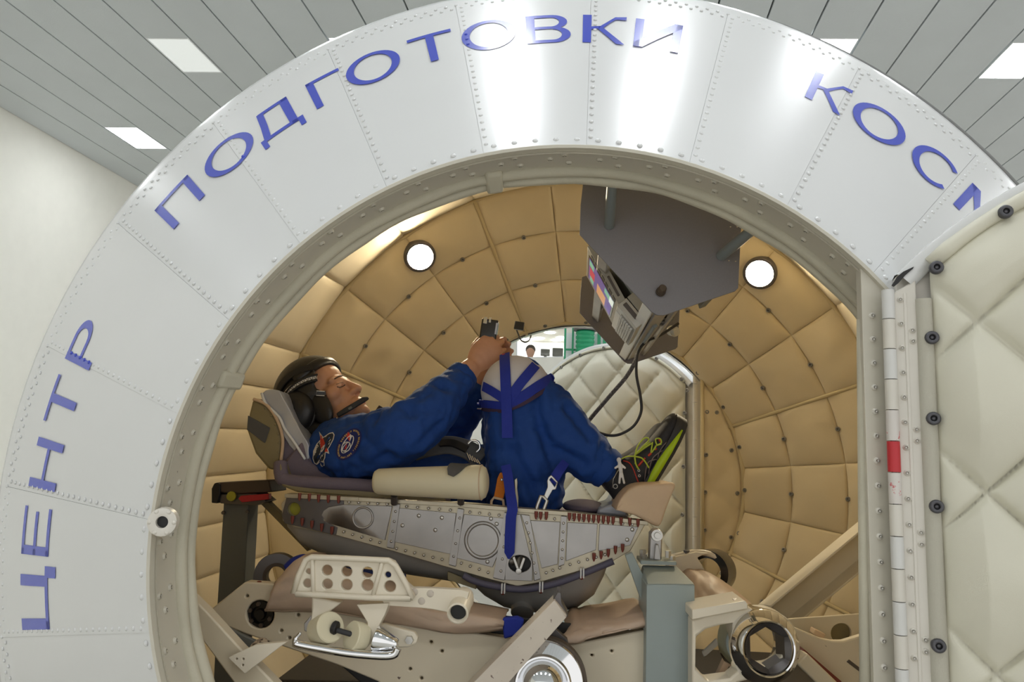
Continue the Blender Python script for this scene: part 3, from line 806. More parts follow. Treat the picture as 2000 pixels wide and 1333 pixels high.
# ================================================================== support structure inside the cabin
mat('blue_web', (.012, .03, .32), .75, bump=.4, bscale=900)
mat('navy', (.012, .025, .12), .8)
mat('mauve', (.17, .14, .18), .85, bump=.3, bscale=300)
mat('olive', (.26, .22, .12), .5, var=.1, vscale=12, wear=((.12, .1, .06), .68, 40))
mat('brown_metal', (.10, .075, .055), .5, .3)
mat('orange_cloth', (.65, .19, .015), .8, bump=.5, bscale=250)
mat('foil', (.50, .53, .60), .3, .3, bump=.7, bscale=30)
mat('pale_metal', (.55, .50, .38), .4, .5, var=.08, vscale=15)
mat('hose', (.11, .105, .16), .6)
mat('pan_metal', (.40, .39, .37), .42, .35, var=.1, vscale=12)
mat('grey_velvet', (.10, .10, .10), .9, bump=.4, bscale=500)
mat('yellow_green', (.45, .42, .04), .5)
YS = 1.78                                             # near face of the couch
def pts_lathe(name, px, py, Y, prof, m, parent, n=Vector((0, -1, 0)), seg=32, closed=False, smooth=40, **kw):
    bm = bmesh.new(); lathe(bm, prof, mx_at(W(px, py, Y), n), seg, closed); return obj(name, bm, m, parent, smooth, **kw)
# ------------------------------------------------------------------ couch
couch = thing('contour_couch', 'riveted aluminium contour couch with dark liner and cream arm bolster', 'seat', W(900, 1200, 2.05))
outl = [(563, 968), (700, 975), (900, 986), (1010, 996), (1117, 1004), (1262, 1022), (1231, 1077), (1195, 1098), (1052, 1139), (1010, 1146), (962, 1134), (860, 1105), (752, 1073), (659, 1047), (575, 1030), (552, 1018), (549, 985)]
side = plate('side_frame', outl, YS, .018, 'pale_metal', couch, holes=[cpx(1015, 1101, 24, YS, 20, 20), cpx(574, 995, 12.5, YS, 18, 13)])
# inner flange edge along the top and bottom
bm = bmesh.new()
tp = [(556, 966), (700, 973), (900, 984), (1010, 994), (1117, 1002), (1266, 1020)]
for i in range(len(tp) - 1):
    prism(bm, [W(tp[i][0], tp[i][1] - 1, YS - .008), W(tp[i + 1][0], tp[i + 1][1] - 1, YS - .008), W(tp[i + 1][0], tp[i + 1][1] + 7, YS - .008), W(tp[i][0], tp[i][1] + 7, YS - .008)], (0, .05, 0))
obj('top_flange', bm, 'pale_metal', couch, 30, bevel=.001)
skins = [[(628, 1007), (632, 998), (642, 991), (671, 986), (766, 989), (752, 1056), (660, 1028), (637, 1021)], [(780, 993), (891, 1003), (882, 1084), (769, 1059)],
         [(906, 1005), (985, 1013), (985, 1055), (962, 1109), (889, 1090)], [(1036, 1017), (1094, 1020), (1089, 1103), (1058, 1111)], [(1108, 1021), (1167, 1024), (1164, 1075), (1105, 1097)], [(1171, 1024), (1247, 1030), (1231, 1066), (1168, 1077)]]
for i, s in enumerate(skins): plate('skin_panel', s, YS - .0035, .006, 'galv', couch, bevel=.001)
darkp = [(560, 970), (672, 975), (671, 986), (642, 991), (629, 1003), (632, 1018), (659, 1031), (656, 1046), (556, 1023), (550, 1008)]
plate('end_plate', darkp, YS - .003, .004, 'dark_steel', couch, holes=[cpx(574, 995, 12.5, YS - .003, 18, 13)], bevel=.0008)
pts_lathe('end_cap', 574, 995, YS + .022, [(0, 0), (.018, 0)], 'yellow_green', couch)
ribs = [[(769, 983), (781, 985), (769, 1073), (755, 1070)], [(894, 993), (906, 995), (890, 1108), (876, 1104)], [(1096, 1008), (1107, 1009), (1102, 1104), (1091, 1108)], [(985, 1001), (1001, 1003), (985, 1135), (963, 1130)], [(1017, 1005), (1034, 1007), (1056, 1132), (1043, 1136), (1036, 1060)]]
for s in ribs: plate('rib', s, YS - .007, .008, 'galv', couch, bevel=.0015)
plate('pulley_bracket', [(1004, 1005), (1016, 1005), (1034, 1080), (1040, 1100), (1040, 1136), (986, 1134), (986, 1110), (994, 1070)], YS - .005, .006, 'galv', couch, holes=[cpx(1015, 1102, 22, YS - .005, 20, 17)], bevel=.001)
plate('pulley_hole_shade', [(988, 1075), (1042, 1075), (1042, 1130), (988, 1130)], YS + .0185, .001, 'black', couch, bevel=0)  # black sheet standing in for the shade inside the pulley hole
pts_lathe('pulley', 1009, 1096, YS + .006, [(0, .012), (.012, .012), (.008, .004), (.008, -.004), (.012, -.012), (0, -.012)], 'steel', couch, Vector((.8, -.6, 0)))
bm = bmesh.new(); bar(bm, W(1003, 1088, YS - .008), W(1014, 1118, YS - .008), .006, .01, (1, 0, 0)); bar(bm, W(1024, 1090, YS - .008), W(1014, 1118, YS - .008), .006, .01, (1, 0, 0)); obj('pulley_yoke', bm, 'steel', couch, bevel=.001)
pts_lathe('bolt', 1013, 1116, YS - .012, [(0, .006), (.006, .005), (.007, 0), (.007, -.006)], 'steel', couch, seg=12)
for (px, py, r) in ((709, 1012, 21), (943, 1056, 35)):
    rr_ = r * YS / PM
    pts_lathe('pressed_ring', px, py, YS - .0035, [(rr_ * .80, -.001), (rr_ * .84, .003), (rr_ * .92, .004), (rr_ * 1.0, .003), (rr_ * 1.04, -.001)], 'galv', couch, closed=False, smooth=180)
# rivets and red-brown bolts of the couch side
bm = bmesh.new()
def rivline(a, b, n, r=.0034, y=YS - .0075, off=0):
    for i in range(n):
        t = (i + .5) / n; dome(bm, mx_at(W(a[0] + (b[0] - a[0]) * t, a[1] + (b[1] - a[1]) * t + off, y), Vector((0, -1, 0))), r, .0022, 7)
rivline((672, 981), (765, 986), 5); rivline((783, 989), (890, 998), 5); rivline((908, 1000), (984, 1008), 4); rivline((1040, 1012), (1092, 1015), 3); rivline((1110, 1015), (1245, 1026), 7)
rivline((662, 1037), (750, 1063), 5); rivline((765, 1068), (872, 1094), 6, off=2); rivline((892, 1098), (962, 1122), 4); rivline((1060, 1122), (1100, 1108), 3); rivline((1105, 1106), (1190, 1082), 5)
rivline((774, 990), (763, 1068), 4); rivline((900, 1000), (884, 1100), 4); rivline((1101, 1014), (1097, 1100), 5); rivline((991, 1010), (977, 1128), 5); rivline((1027, 1012), (1048, 1130), 6)
for p_ in ((818, 1008), (863, 1012), (850, 1036), (786, 1027), (959, 1014), (970, 1024), (952, 1098), (1235, 1035), (1225, 1055)): rivline(p_, p_, 1, .005, YS - .004)
obj('rivet_row', bm, 'steel', couch, 60, kind='stuff')
bm = bmesh.new()
for (px, py) in [(585, 974), (604, 975), (622, 977), (641, 978), (661, 979), (571, 1019), (590, 1023), (609, 1028), (628, 1034), (648, 1040), (1047, 1010), (1056, 1011), (1067, 1011)] + [(1112 + 9.5 * i, 1013 + i * .8) for i in range(10)] + [(1213, 1022), (1230, 1023), (1246, 1025), (1160, 1092), (1174, 1088), (1188, 1084), (1202, 1078), (1216, 1074)]:
    lathe(bm, [(0, -.012), (.0042, -.012), (.0035, 0), (.0012, .006), (0, .006)], mx_at(W(px, py, YS - .01), Vector((0, 0, -1))), 7)
obj('lock_bolts', bm, 'red_brown', couch, 60, kind='stuff')
# bottom pan of the couch (bulged bucket) and the liner trough
bm = bmesh.new()
prof = [(560, 1015, 1040), (585, 1020, 1078), (640, 1030, 1104), (720, 1045, 1124), (800, 1060, 1138), (880, 1075, 1150), (925, 1085, 1160), (945, 1088, 1180), (985, 1090, 1205), (1030, 1090, 1216), (1080, 1088, 1218), (1130, 1080, 1208), (1165, 1065, 1180), (1184, 1055, 1140), (1192, 1050, 1110)]
rows = []
for (px, y0_, y1_) in prof:
    a = W(px, y0_, YS + .02); b = W(px, y1_, YS + .02); dep = a.z - b.z; row = []
    for (dy, fr_) in ((0, 0), (.002, .3), (.008, .6), (.025, .8), (.06, .93), (.12, .99), (.25, 1), (.38, .99), (.44, .9), (.48, .6), (.5, 0)):
        row.append(bm.verts.new(Vector((a.x, YS + .02 + dy, a.z - dep * fr_))))
    rows.append(row)
for a, b in zip(rows, rows[1:]):
    for j in range(10): bm.faces.new((a[j], a[j + 1], b[j + 1], b[j]))
bm.faces.new(rows[0]); bm.faces.new(rows[-1][::-1])
obj('bottom_pan', bm, 'pan_metal', couch, 180)
bm = bmesh.new()
for i in range(7):
    for (px, py) in ((948, 1150), (1105, 1170)): pass
pts_lathe('pan_cover', 1020, 1196, YS + .05, [(0, .006), (.022, .006), (.026, .003), (.027, -.02)], 'galv', couch, Vector((0, -.7, -.7)))
bm.free()
# far side wall and floor of the couch trough
plate('side_frame', [(563, 968), (1117, 1004), (1262, 1022), (1231, 1077), (1010, 1146), (575, 1030)], YS + .52, .015, 'pale_metal', couch)
bm = bmesh.new(); a = [W(560, 972, YS + .02), W(900, 992, YS + .02), W(1255, 1026, YS + .02)]
rows = [[bm.verts.new(p + Vector((0, dy, -.012))) for p in a] for dy in (0, .5)]
for i in range(2): bm.faces.new((rows[0][i], rows[0][i + 1], rows[1][i + 1], rows[1][i]))
obj('liner_floor', bm, 'mauve', couch, 0)
# upholstered back lip beneath the shoulders
bm = bmesh.new()
tube(bm, spline([W(548, 905, YS + .06), W(549, 925, YS + .05), W(560, 938, YS + .045), (W(630, 944, YS + .04)), W(730, 950, YS + .04), W(880, 972, YS + .05)], 6), [.017] * 12 + [.015] * 19, 10, flat=1.0); obj('liner_edge', bm, 'mauve', couch, 180)
bm = bmesh.new()
sh = [(546, 905), (556, 935), (640, 946), (740, 955), (870, 972), (872, 980), (700, 972), (580, 962), (550, 950), (545, 930)]
prism(bm, ppx(sh, YS + .035), (0, .45, 0)); obj('back_shell', bm, 'olive', couch, 30, bevel=.004)
bm = bmesh.new(); prism(bm, ppx([(552, 905), (590, 860), (600, 900), (640, 925), (700, 938), (860, 960), (860, 975), (600, 958), (560, 945)], YS + .09), (0, .36, 0)); obj('back_liner', bm, 'mauve', couch, 40, bevel=.01)
# headrest: olive shell, mauve liner
hr = [(493, 781), (519, 792), (540, 820), (551, 858), (548, 900), (541, 919), (524, 917), (498, 886), (482, 842), (486, 810)]
bm = bmesh.new(); prism(bm, ppx(hr, YS + .09), (0, .34, 0)); hs = obj('headrest_shell', bm, 'olive', couch, 40, bevel=.006)
bm = bmesh.new()
for (px, py) in ((518, 798), (530, 812), (538, 830), (543, 848), (545, 866), (544, 884), (541, 900), (548, 890)): dome(bm, mx_at(W(px, py, YS + .089), Vector((0, -1, 0))), .0035, .002, 8)
obj('rivet_row', bm, 'olive', hs, 60, kind='stuff')
plate('velcro_patch', [(484, 812), (527, 836), (517, 866), (482, 840)], YS + .086, .004, 'grey_velvet', couch)
bm = bmesh.new(); tube(bm, spline(ppx([(495, 780), (520, 791), (541, 820), (552, 858), (549, 900), (547, 920)], YS + .088), 6), .004, 8); obj('headrest_trim', bm, 'tan_cloth', couch, 180)
lin = [(497, 778), (522, 783), (548, 812), (575, 850), (600, 880), (612, 905), (600, 925), (548, 915), (552, 858), (541, 819), (520, 791)]
bm = bmesh.new(); prism(bm, ppx(lin, YS + .10), (0, .32, 0)); obj('headrest_liner', bm, 'mauve', couch, 40, bevel=.008)
# hose along the lower edge with clips
hp_ = [(905, 1124), (925, 1135), (962, 1145), (1021, 1152), (1083, 1141), (1139, 1121), (1198, 1097)]
bm = bmesh.new(); tube(bm, spline(ppx(hp_, YS - .004), 8), .0075, 10); obj('edge_hose', bm, 'hose', couch, 180)
for (px, py) in ((983, 1150), (1057, 1147), (1137, 1120)):
    bm = bmesh.new(); box(bm, W(px - 2.6, py, YS - .012), .0035, .012, .022); box(bm, W(px + 2.6, py, YS - .012), .0035, .012, .022); cl = obj('hose_clip', bm, 'panel_frame', couch, bevel=.001)
    bm = bmesh.new(); dome(bm, mx_at(W(px - 1, py + 9, YS - .01), Vector((0, -1, 0))), .005, .005); obj('rivet', bm, 'red_brown', cl)
plate('buckle_plate', [(874, 1117), (930, 1140), (930, 1152), (874, 1133)], YS + .012, .01, 'olive', couch)
# arm bolster
arm = thing('arm_bolster', 'cream padded cylindrical arm bolster strapped on the near couch edge', 'cushion', W(840, 972, 1.74))
A_, B_ = W(733, 941, 1.74), W(944, 943, 1.72)
bm = bmesh.new(); ax = (B_ - A_)
tube(bm, [A_ + ax * t for t in (-.012, .0, .03, .2, .4, .6, .8, .93, .985, 1.02, 1.04)], [.012, .024, .0285, .031, .033, .035, .037, .0385, .038, .033, .02], 24); obj('roll', bm, 'bolster', arm, 60)
bm = bmesh.new(); tube(bm, [A_ + ax * .985 + frame(ax) @ Vector((.0385 * math.cos(t), .0385 * math.sin(t), 0)) for t in [k * .262 for k in range(24)]], .0012, 6, closed=True); obj('seam', bm, 'tan_cloth', arm, 180)
bm = bmesh.new()
pc = A_ + ax * .80; up_ = Vector((0, 0, 1))
sp = []; nm = []
for k in range(9):
    t = R(-60 + 16 * k)
    d = Vector((0, -math.sin(t), math.cos(t))); sp.append(pc + d * .039 + Vector((.012 - .004 * k, 0, 0))); nm.append(d)
ribbon(bm, sp, nm, [.036, .038, .040, .041, .040, .038, .035, .028, .014], .0025); obj('fabric_tab', bm, 'grey_velvet', arm, 60)
for px_ in (900, 770):
    bm = bmesh.new(); tube(bm, [W(px_, 968, 1.75), W(px_, 984, 1.765)], .008, 10); obj('mount', bm, 'dark_steel', arm)
# foil pillow behind the helmet
pil = thing('head_pillow', 'silvery crumpled pillow wedged between helmet and headrest', 'pillow', W(560, 860, 2.0))
bm = bmesh.new(); pp = [(508, 770), (518, 763), (545, 765), (560, 800), (580, 835), (602, 870), (604, 895), (590, 902), (566, 868), (540, 822), (515, 795)]
prism(bm, ppx(pp, YS + .095), (0, .3, 0)); bmesh.ops.subdivide_edges(bm, edges=bm.edges[:], cuts=3, use_grid_fill=True)
for v in bm.verts: v.co += Vector((noise.noise(v.co * 22), noise.noise(v.co * 22 + Vector((9, 0, 0))), noise.noise(v.co * 22 + Vector((0, 9, 0))))) * .008
obj('foil_bag', bm, 'foil', pil, 60, bevel=.004)
bm = bmesh.new(); tube(bm, spline(ppx([(511, 768), (520, 790), (545, 815), (556, 838), (575, 865), (596, 898)], YS + .088), 5), .0035, 6); obj('piping', bm, 'panel_frame', pil, 180)
# padded lap cushion and grey calf pads at the far end
bm = bmesh.new(); ellipsoid(bm, W(1140, 990, 2.02), .055, .12, .018); c1 = obj('seat_cushion', bm, 'mauve', couch, 180)
bm = bmesh.new(); pts_ = [(1170, 992), (1195, 985), (1205, 965), (1218, 975), (1225, 1000), (1230, 1012), (1165, 1005)]
prism(bm, ppx(pts_, 1.9), (0, .2, 0)); obj('heel_pad', bm, 'foil', couch, 40, bevel=.006)
# ------------------------------------------------------------------ tan foot cover
fc = thing('foot_rest_cover', 'tan cloth cover pulled over the foot rest under the heel', 'cover', W(1260, 1020, 1.8))
bm = bmesh.new()
top = [(1204, 996), (1212, 975), (1224, 958), (1240, 948), (1262, 945), (1290, 944), (1316, 942), (1322, 947)]
bot = [(1204, 997), (1214, 1000), (1226, 1004), (1238, 1008), (1250, 1014), (1262, 1020), (1278, 1028), (1288, 1032)]
rows = []
for dy, sc in ((0, .96), (.012, 1), (.18, 1), (.2, .96)):
    row = []
    for (a, b) in zip(top, bot):
        pa, pb = W(a[0], a[1], YS - .02), W(b[0], b[1], YS - .02); c_ = (pa + pb) / 2
        row.append([bm.verts.new(c_ + (pa.lerp(pb, j / 6) - c_) * sc + Vector((.0035 * noise.noise(Vector((j * .7, a[0] * .05, dy * 30))), dy + .004 * noise.noise(Vector((a[0] * .04, j * .6, 2))), .004 * noise.noise(Vector((a[0] * .03, j * .5, 7)))))) for j in range(7)])
    rows.append(row)
for layer in (0, 3):
    for i in range(7):
        for j in range(6): bm.faces.new((rows[layer][i][j], rows[layer][i + 1][j], rows[layer][i + 1][j + 1], rows[layer][i][j + 1]))
for l in range(3):
    ring = lambda q: [q[i][0] for i in range(8)] + [q[7][j] for j in range(1, 7)] + [q[i][6] for i in range(6, -1, -1)] + [q[0][j] for j in range(5, 0, -1)]
    a, b = ring(rows[l]), ring(rows[l + 1])
    for i in range(len(a)): bm.faces.new((a[i], a[(i + 1) % len(a)], b[(i + 1) % len(a)], b[i]))
bmesh.ops.remove_doubles(bm, verts=bm.verts[:], dist=.0008)
obj('cloth', bm, 'tan_cloth', fc, 180, subsurf=1)
bm = bmesh.new(); prism(bm, ppx([(1225, 990), (1262, 955), (1305, 955), (1282, 1022), (1250, 1006)], YS), (0, .16, 0)); obj('foot_rest', bm, 'dark_steel', fc, bevel=.004)
# ------------------------------------------------------------------ grey column with pillow block (near right)
YC = 1.58
col = thing('support_column', 'grey painted steel column with bearing lug under the foot end', 'column', Vector((W(1310, 1300, YC).x, YC, W(1310, 1500, YC).z)))
bm = bmesh.new(); q = ppx([(1263, 1142), (1357, 1142), (1357, 1500), (1259, 1500)], YC); prism(bm, q, (0, .14, 0)); obj('post', bm, 'grey_paint', col, 30, bevel=.003)
# sloped head from the front edge back up to the lug plate
bm = bmesh.new(); f0 = ppx([(1264, 1142), (1357, 1142)], YC); f1 = ppx([(1255, 1104), (1321, 1106)], YC + .12); b0 = [v + Vector((0, .14, 0)) for v in f0]
vs = [bm.verts.new(p) for p in f0 + f1[::-1] + [f0[0] + Vector((0, .14, 0)), f0[1] + Vector((0, .14, 0))]]
bm.faces.new((vs[0], vs[1], vs[2], vs[3])); bm.faces.new((vs[1], vs[5], vs[2])); bm.faces.new((vs[0], vs[3], vs[4])); bm.faces.new((vs[3], vs[2], vs[5], vs[4])); bm.faces.new((vs[0], vs[4], vs[5], vs[1]))
obj('head', bm, 'grey_paint', col, 30, bevel=.002)
bm = bmesh.new(); c_ = ppx([(1251, 1095), (1322, 1098), (1322, 1105), (1251, 1103)], YC + .10); prism(bm, c_, (0, .08, 0)); obj('lug_plate', bm, 'grey_paint', col, 30, bevel=.002)
plate('lug', [(1268, 1095), (1270, 1042), (1275, 1036), (1284, 1033), (1291, 1037), (1294, 1044), (1292, 1097)], YC + .13, .03, 'galv', col, bevel=.003)
plate('web', [(1278, 1094), (1281, 1064), (1286, 1064), (1291, 1096)], YC + .115, .02, 'galv', col)
pts_lathe('pin', 1283, 1046, YC + .127, [(0, .010), (.006, .010), (.007, .004), (.012, .004), (.013, 0), (.013, -.03)], 'steel', col)
for (px, py) in ((1255, 1082), (1258, 1091), (1305, 1084), (1313, 1094)): pts_lathe('bolt', px, py + 2, YC + .13, [(0, .010), (.007, .010), (.007, 0), (.007, -.004), (0, -.004)], 'steel', col, Vector((0, 0, 1)), 6)
plate('gusset', [(1221, 1085), (1235, 1080), (1264, 1140), (1264, 1190), (1258, 1190)], YC + .09, .02, 'grey_paint', col)
# ------------------------------------------------------------------ far left column with clamp bar
YL = 2.05
lc = thing('support_column', 'dark grey column with a brown clamp bar under the headrest', 'column', Vector((W(450, 1180, YL).x, YL, W(450, 1400, YL).z)))
bm = bmesh.new(); prism(bm, ppx([(437, 975), (486, 978), (474, 1200), (470, 1400), (414, 1400), (424, 1178)], YL), (0, .07, 0)); obj('post', bm, 'dark_grey_paint', lc, 30, bevel=.003)
plate('clamp_bar', [(424, 943), (525, 938), (530, 962), (470, 965), (416, 962), (416, 955)], YL - .03, .12, 'brown_metal', lc, bevel=.003)
plate('clamp_bar', [(413, 955), (418, 945), (424, 943), (430, 946), (430, 965), (424, 984), (413, 983)], YL - .035, .05, 'black', lc, bevel=.002)
plate('latch', [(465, 975), (470, 969), (525, 965), (525, 976), (472, 982)], YL - .04, .02, 'red', lc)
plate('clamp_bar', [(424, 966), (500, 964), (520, 980), (500, 988), (430, 984)], YL - .025, .08, 'dark_steel', lc, bevel=.002)
pts_lathe('washer', 452, 970, YL - .033, [(0, .003), (.012, .003), (.013, 0)], 'yellow_green', lc)
for p_ in ((437, 1002), (484, 1000)): pts_lathe('bolt', *p_, YL - .002, [(0, .006), (.005, .006), (.006, 0)], 'dark_steel', lc, seg=6)
plate('diagonal_strut', [(508, 984), (522, 980), (610, 1066), (600, 1078)], YL + .02, .03, 'olive', lc)
# ================================================================== lower gimbal parts
c3 = lambda L: [(380 + .31 * x, 920 + .31 * y) for x, y in L]      # readings taken from enlarged views of the photo
c4 = lambda L: [(860 + .31 * x, 920 + .31 * y) for x, y in L]
c5 = lambda L: [(1340 + .2048 * x, 1060 + .2048 * y) for x, y in L]
YA = 1.62
beam = thing('gimbal_arm', 'big cream painted gimbal arm with dark round flange below the couch', 'arm', W(900, 1400, YA + .1))
body = [(405, 1196), (479, 1137), (532, 1141), (560, 1150), (640, 1165), (800, 1205), (900, 1233), (990, 1248), (1105, 1262), (1257, 1232), (1300, 1225), (1300, 1420), (760, 1420), (740, 1333), (660, 1300), (530, 1256), (482, 1240), (442, 1224)]
small = [(482, 1165, 3.2), (582, 1202, 3.3), (549, 1233, 3.3), (565, 1247, 3.3), (652, 1253, 3.3), (842, 1255, 3.2), (863, 1273, 3.2), (801, 1308, 3.2), (823, 1326, 3.2), (1156, 1281, 2.8), (1195, 1273, 2.8)]
plate('beam_plate', body, YA, .03, 'cream_enamel', beam, holes=[cpx(508, 1201, 27, YA, 28, 28)] + [cpx(x, y, r, YA, 10) for x, y, r in small], bevel=.003)
plate('inner_plate', [(440, 1180), (480, 1145), (1290, 1240), (1290, 1400), (780, 1400), (660, 1296), (470, 1230)], YA + .034, .01, 'black', beam)
# far twin of the beam and the box between
plate('beam_plate', body, YA + .55, .03, 'cream_enamel', beam, bevel=.003)
fl = pts_lathe('flange', 508, 1201, YA + .012, [(0, .004), (.010, .004), (.012, -.004), (.016, -.004), (.018, .004), (.0285, .004), (.029, -.02)], 'black_gloss', beam)
for k in range(6):
    t = k * math.pi / 3 + .4; pts_lathe('bolt', 508 + 21 * math.cos(t), 1201 + 21 * math.sin(t), YA + .008, [(0, .005), (.0045, .005), (.005, 0)], 'brown_metal', beam, seg=6)
bm = bmesh.new(); dome(bm, mx_at(W(506, 1141, YA + .01), Vector((0, 0, 1))), .007, .006); obj('bolt', bm, 'red_brown', beam)
# tan leather covers on the beam
def cover(name, label, top, bot, Y, dep, puff=.012, m='tan_leather', nm=6, slope=0):
    t = thing(name, label, 'cover', W(bot[len(bot) // 2][0], bot[len(bot) // 2][1], Y))
    n = 24; T = spline([Vector((x, y, 0)) for x, y in top], 8); B = spline([Vector((x, y, 0)) for x, y in bot], 8)
    pick = lambda L, u: L[min(len(L) - 1, int(u * (len(L) - 1) + .5))]
    bm = bmesh.new(); g = []
    for i in range(n + 1):
        a, b = pick(T, i / n), pick(B, i / n); row = []
        for j in range(9):
            v = j / 8; p = a.lerp(b, v); yy = Y + slope * (1 - v) - puff * math.sin(math.pi * v) ** .6
            q = W(p.x, p.y, yy); q += Vector((0, .007 * noise.noise(Vector((i * .30, j * .8, 3))), .005 * noise.noise(Vector((i * .25, j * .9, 9)))))
            row.append(bm.verts.new(q))
        # roll over the top to the back
        for j, d in enumerate((.25, .6, 1.0)):
            q = row[0].co + Vector((0, dep * d, .004 * math.sin(math.pi * d))); row.insert(0, bm.verts.new(q)) if False else None
        bk = [bm.verts.new(row[0].co + Vector((0, dep * d, .006 * math.sin(math.pi * d) - .01 * d))) for d in (1.0, .6, .25)]
        g.append(bk + row)
    for i in range(n):
        for j in range(len(g[0]) - 1): bm.faces.new((g[i][j], g[i + 1][j], g[i + 1][j + 1], g[i][j + 1]))
    o = obj('leather', bm, m, t, 180)
    md = o.modifiers.new('thick', 'SOLIDIFY'); md.thickness = .005; md.offset = 1
    bm = bmesh.new(); tube(bm, [W(p.x, p.y, Y - .003) for p in B[::2]], .0022, 6); obj('hem', bm, m, t, 180)
    return t
cover('leather_cover', 'tan leather cover folded over the beam behind the perforated pedal', [(540, 1140), (563, 1112), (585, 1098), (600, 1100), (650, 1128), (720, 1145), (820, 1185), (900, 1200), (985, 1215)], [(517, 1192), (560, 1193), (600, 1192), (660, 1198), (760, 1215), (830, 1228), (900, 1235), (982, 1226)], YA - .012, .16)
cover('leather_cover', 'tan leather cover bunched on the beam left of the grey column', [(1104, 1240), (1122, 1222), (1150, 1216), (1200, 1208), (1258, 1198)], [(1100, 1256), (1125, 1254), (1160, 1244), (1200, 1235), (1262, 1220)], YA - .012, .2, slope=.05)
bm = bmesh.new(); bl_ = thing('blue_cloth', 'blue cloth strip tucked under the diagonal bar', 'cloth', W(1000, 1245, YA))
prism(bm, ppx([(981, 1209), (1010, 1206), (1024, 1212), (1016, 1240), (984, 1250)], YA - .025), (0, .02, 0)); obj('strip', bm, 'blue_web', bl_, bevel=.004)
plate('strip', [(596, 1106), (640, 1106), (790, 1124), (790, 1150), (640, 1140), (600, 1130)], YA + .09, .02, 'navy', bl_)
bm = bmesh.new(); tube(bm, spline(ppx([(562, 1112), (575, 1100), (592, 1094), (600, 1096)], YA + .05), 5), .012, 8); obj('strip', bm, 'blue_web', bl_, 180)
# white-lined gap behind, grey ring at the left
ring = thing('bearing_ring', 'dark bearing ring behind the left end of the beam', 'ring', W(545, 1135, 1.9))
pts_lathe('race', 540, 1125, 1.9, [(.030, .02), (.052, .02), (.054, 0), (.054, -.04), (.030, -.04)], 'dark_steel', ring, Vector((.25, -1, .1)), closed=True)
pts_lathe('race', 540, 1125, 1.89, [(.022, .02), (.030, .02), (.030, -.04), (.022, -.04)], 'brown_metal', ring, Vector((.25, -1, .1)), closed=True)
# ------------------------------------------------------------------ perforated pedal on roller bracket
YP = 1.44
ped = thing('perforated_pedal', 'cream cast pedal plate with ten round holes on a two-legged bracket', 'pedal', W(690, 1270, YP))
hol = [(833, 628, 34), (957, 635, 34), (1088, 642, 35), (1217, 657, 20), (718, 635, 18), (710, 710, 28), (835, 715, 33), (957, 720, 36), (1088, 722, 38), (1230, 730, 37)]
pl = c3([(612, 765), (650, 650), (690, 565), (705, 545), (730, 535), (900, 540), (1230, 556), (1260, 570), (1280, 600), (1340, 710), (1388, 795), (1370, 815), (1100, 812), (740, 792), (640, 785)])
plate('pedal_plate', pl, YP, .012, 'cream_cast', ped, holes=[cpx(380 + .31 * x, 920 + .31 * y, r * .31, YP, 20) for x, y, r in hol], bevel=.003)
bm = bmesh.new(); tube(bm, ppx(c3([(620, 772), (655, 660), (700, 562), (735, 545), (900, 550), (1225, 566), (1268, 600), (1330, 710), (1375, 798), (1360, 806), (1100, 800), (745, 780), (640, 778)]), YP - .003), .0055, 8, closed=True); obj('pedal_edge', bm, 'cream_cast', ped, 180)
for L in ([(742, 560), (748, 790)], [(1182, 580), (1120, 800)]):
    bm = bmesh.new(); tube(bm, ppx(c3(L), YP - .002), .004, 8); obj('pedal_rib', bm, 'cream_cast', ped, 180)
plate('bracket_leg', c3([(735, 790), (920, 835), (830, 905), (790, 960), (770, 1060), (715, 1045), (735, 900)]), YP + .006, .03, 'cream_cast', ped, bevel=.004)
plate('bracket_leg', c3([(1020, 845), (1225, 835), (1200, 905), (1150, 1000), (1085, 1120), (1075, 1120), (1090, 960)]), YP + .004, .03, 'cream_cast', ped, bevel=.004)
for (x0, y0, x1, y1, r) in ((700, 985, 850, 1000, 88), (995, 1045, 1080, 1060, 82)):
    pass
def cylpx(name, a, b, r, Ya, Yb, m, parent, seg=32, bev=.002, **kw):
    p, q = W(*a, Ya), W(*b, Yb); d = q - p; L = d.length; bm = bmesh.new()
    lathe(bm, [(0, 0), (r - bev, 0), (r, bev), (r, L - bev), (r - bev, L), (0, L)], mx_at(p, d), seg); return obj(name, bm, m, parent, 40, **kw)
cylpx('roller', *c3([(790, 1010), (860, 985)]), .0275, YP + .02, YP - .008, 'bolster', ped)
cylpx('roller', *c3([(985, 1040), (1060, 1055)]), .0265, YP - .006, YP + .012, 'bolster', ped)
cylpx('roller_hub', *c3([(870, 985), (900, 995)]), .012, YP - .004, YP - .006, 'black', ped)
cylpx('axle', *c3([(880, 1000), (1000, 1035)]), .0048, YP - .004, YP - .002, 'rubber', ped)
bm = bmesh.new(); prism(bm, ppx(c3([(1090, 985), (1195, 965), (1385, 1020), (1408, 1055), (1395, 1095), (1350, 1115), (1200, 1125)]), YP + .03), (0, .014, 0)); obj('pivot_arm', bm, 'cream_cast', ped, bevel=.003)
pts_lathe('bolt', *c3([(1353, 1067)])[0], YP + .028, [(0, .004), (.0075, .004), (.0085, 0), (.0085, -.003)], 'steel', ped, seg=6)
plate('mount_block', c3([(690, 960), (735, 910), (735, 1030), (690, 1010)]), YP + .03, .03, 'galv', ped)
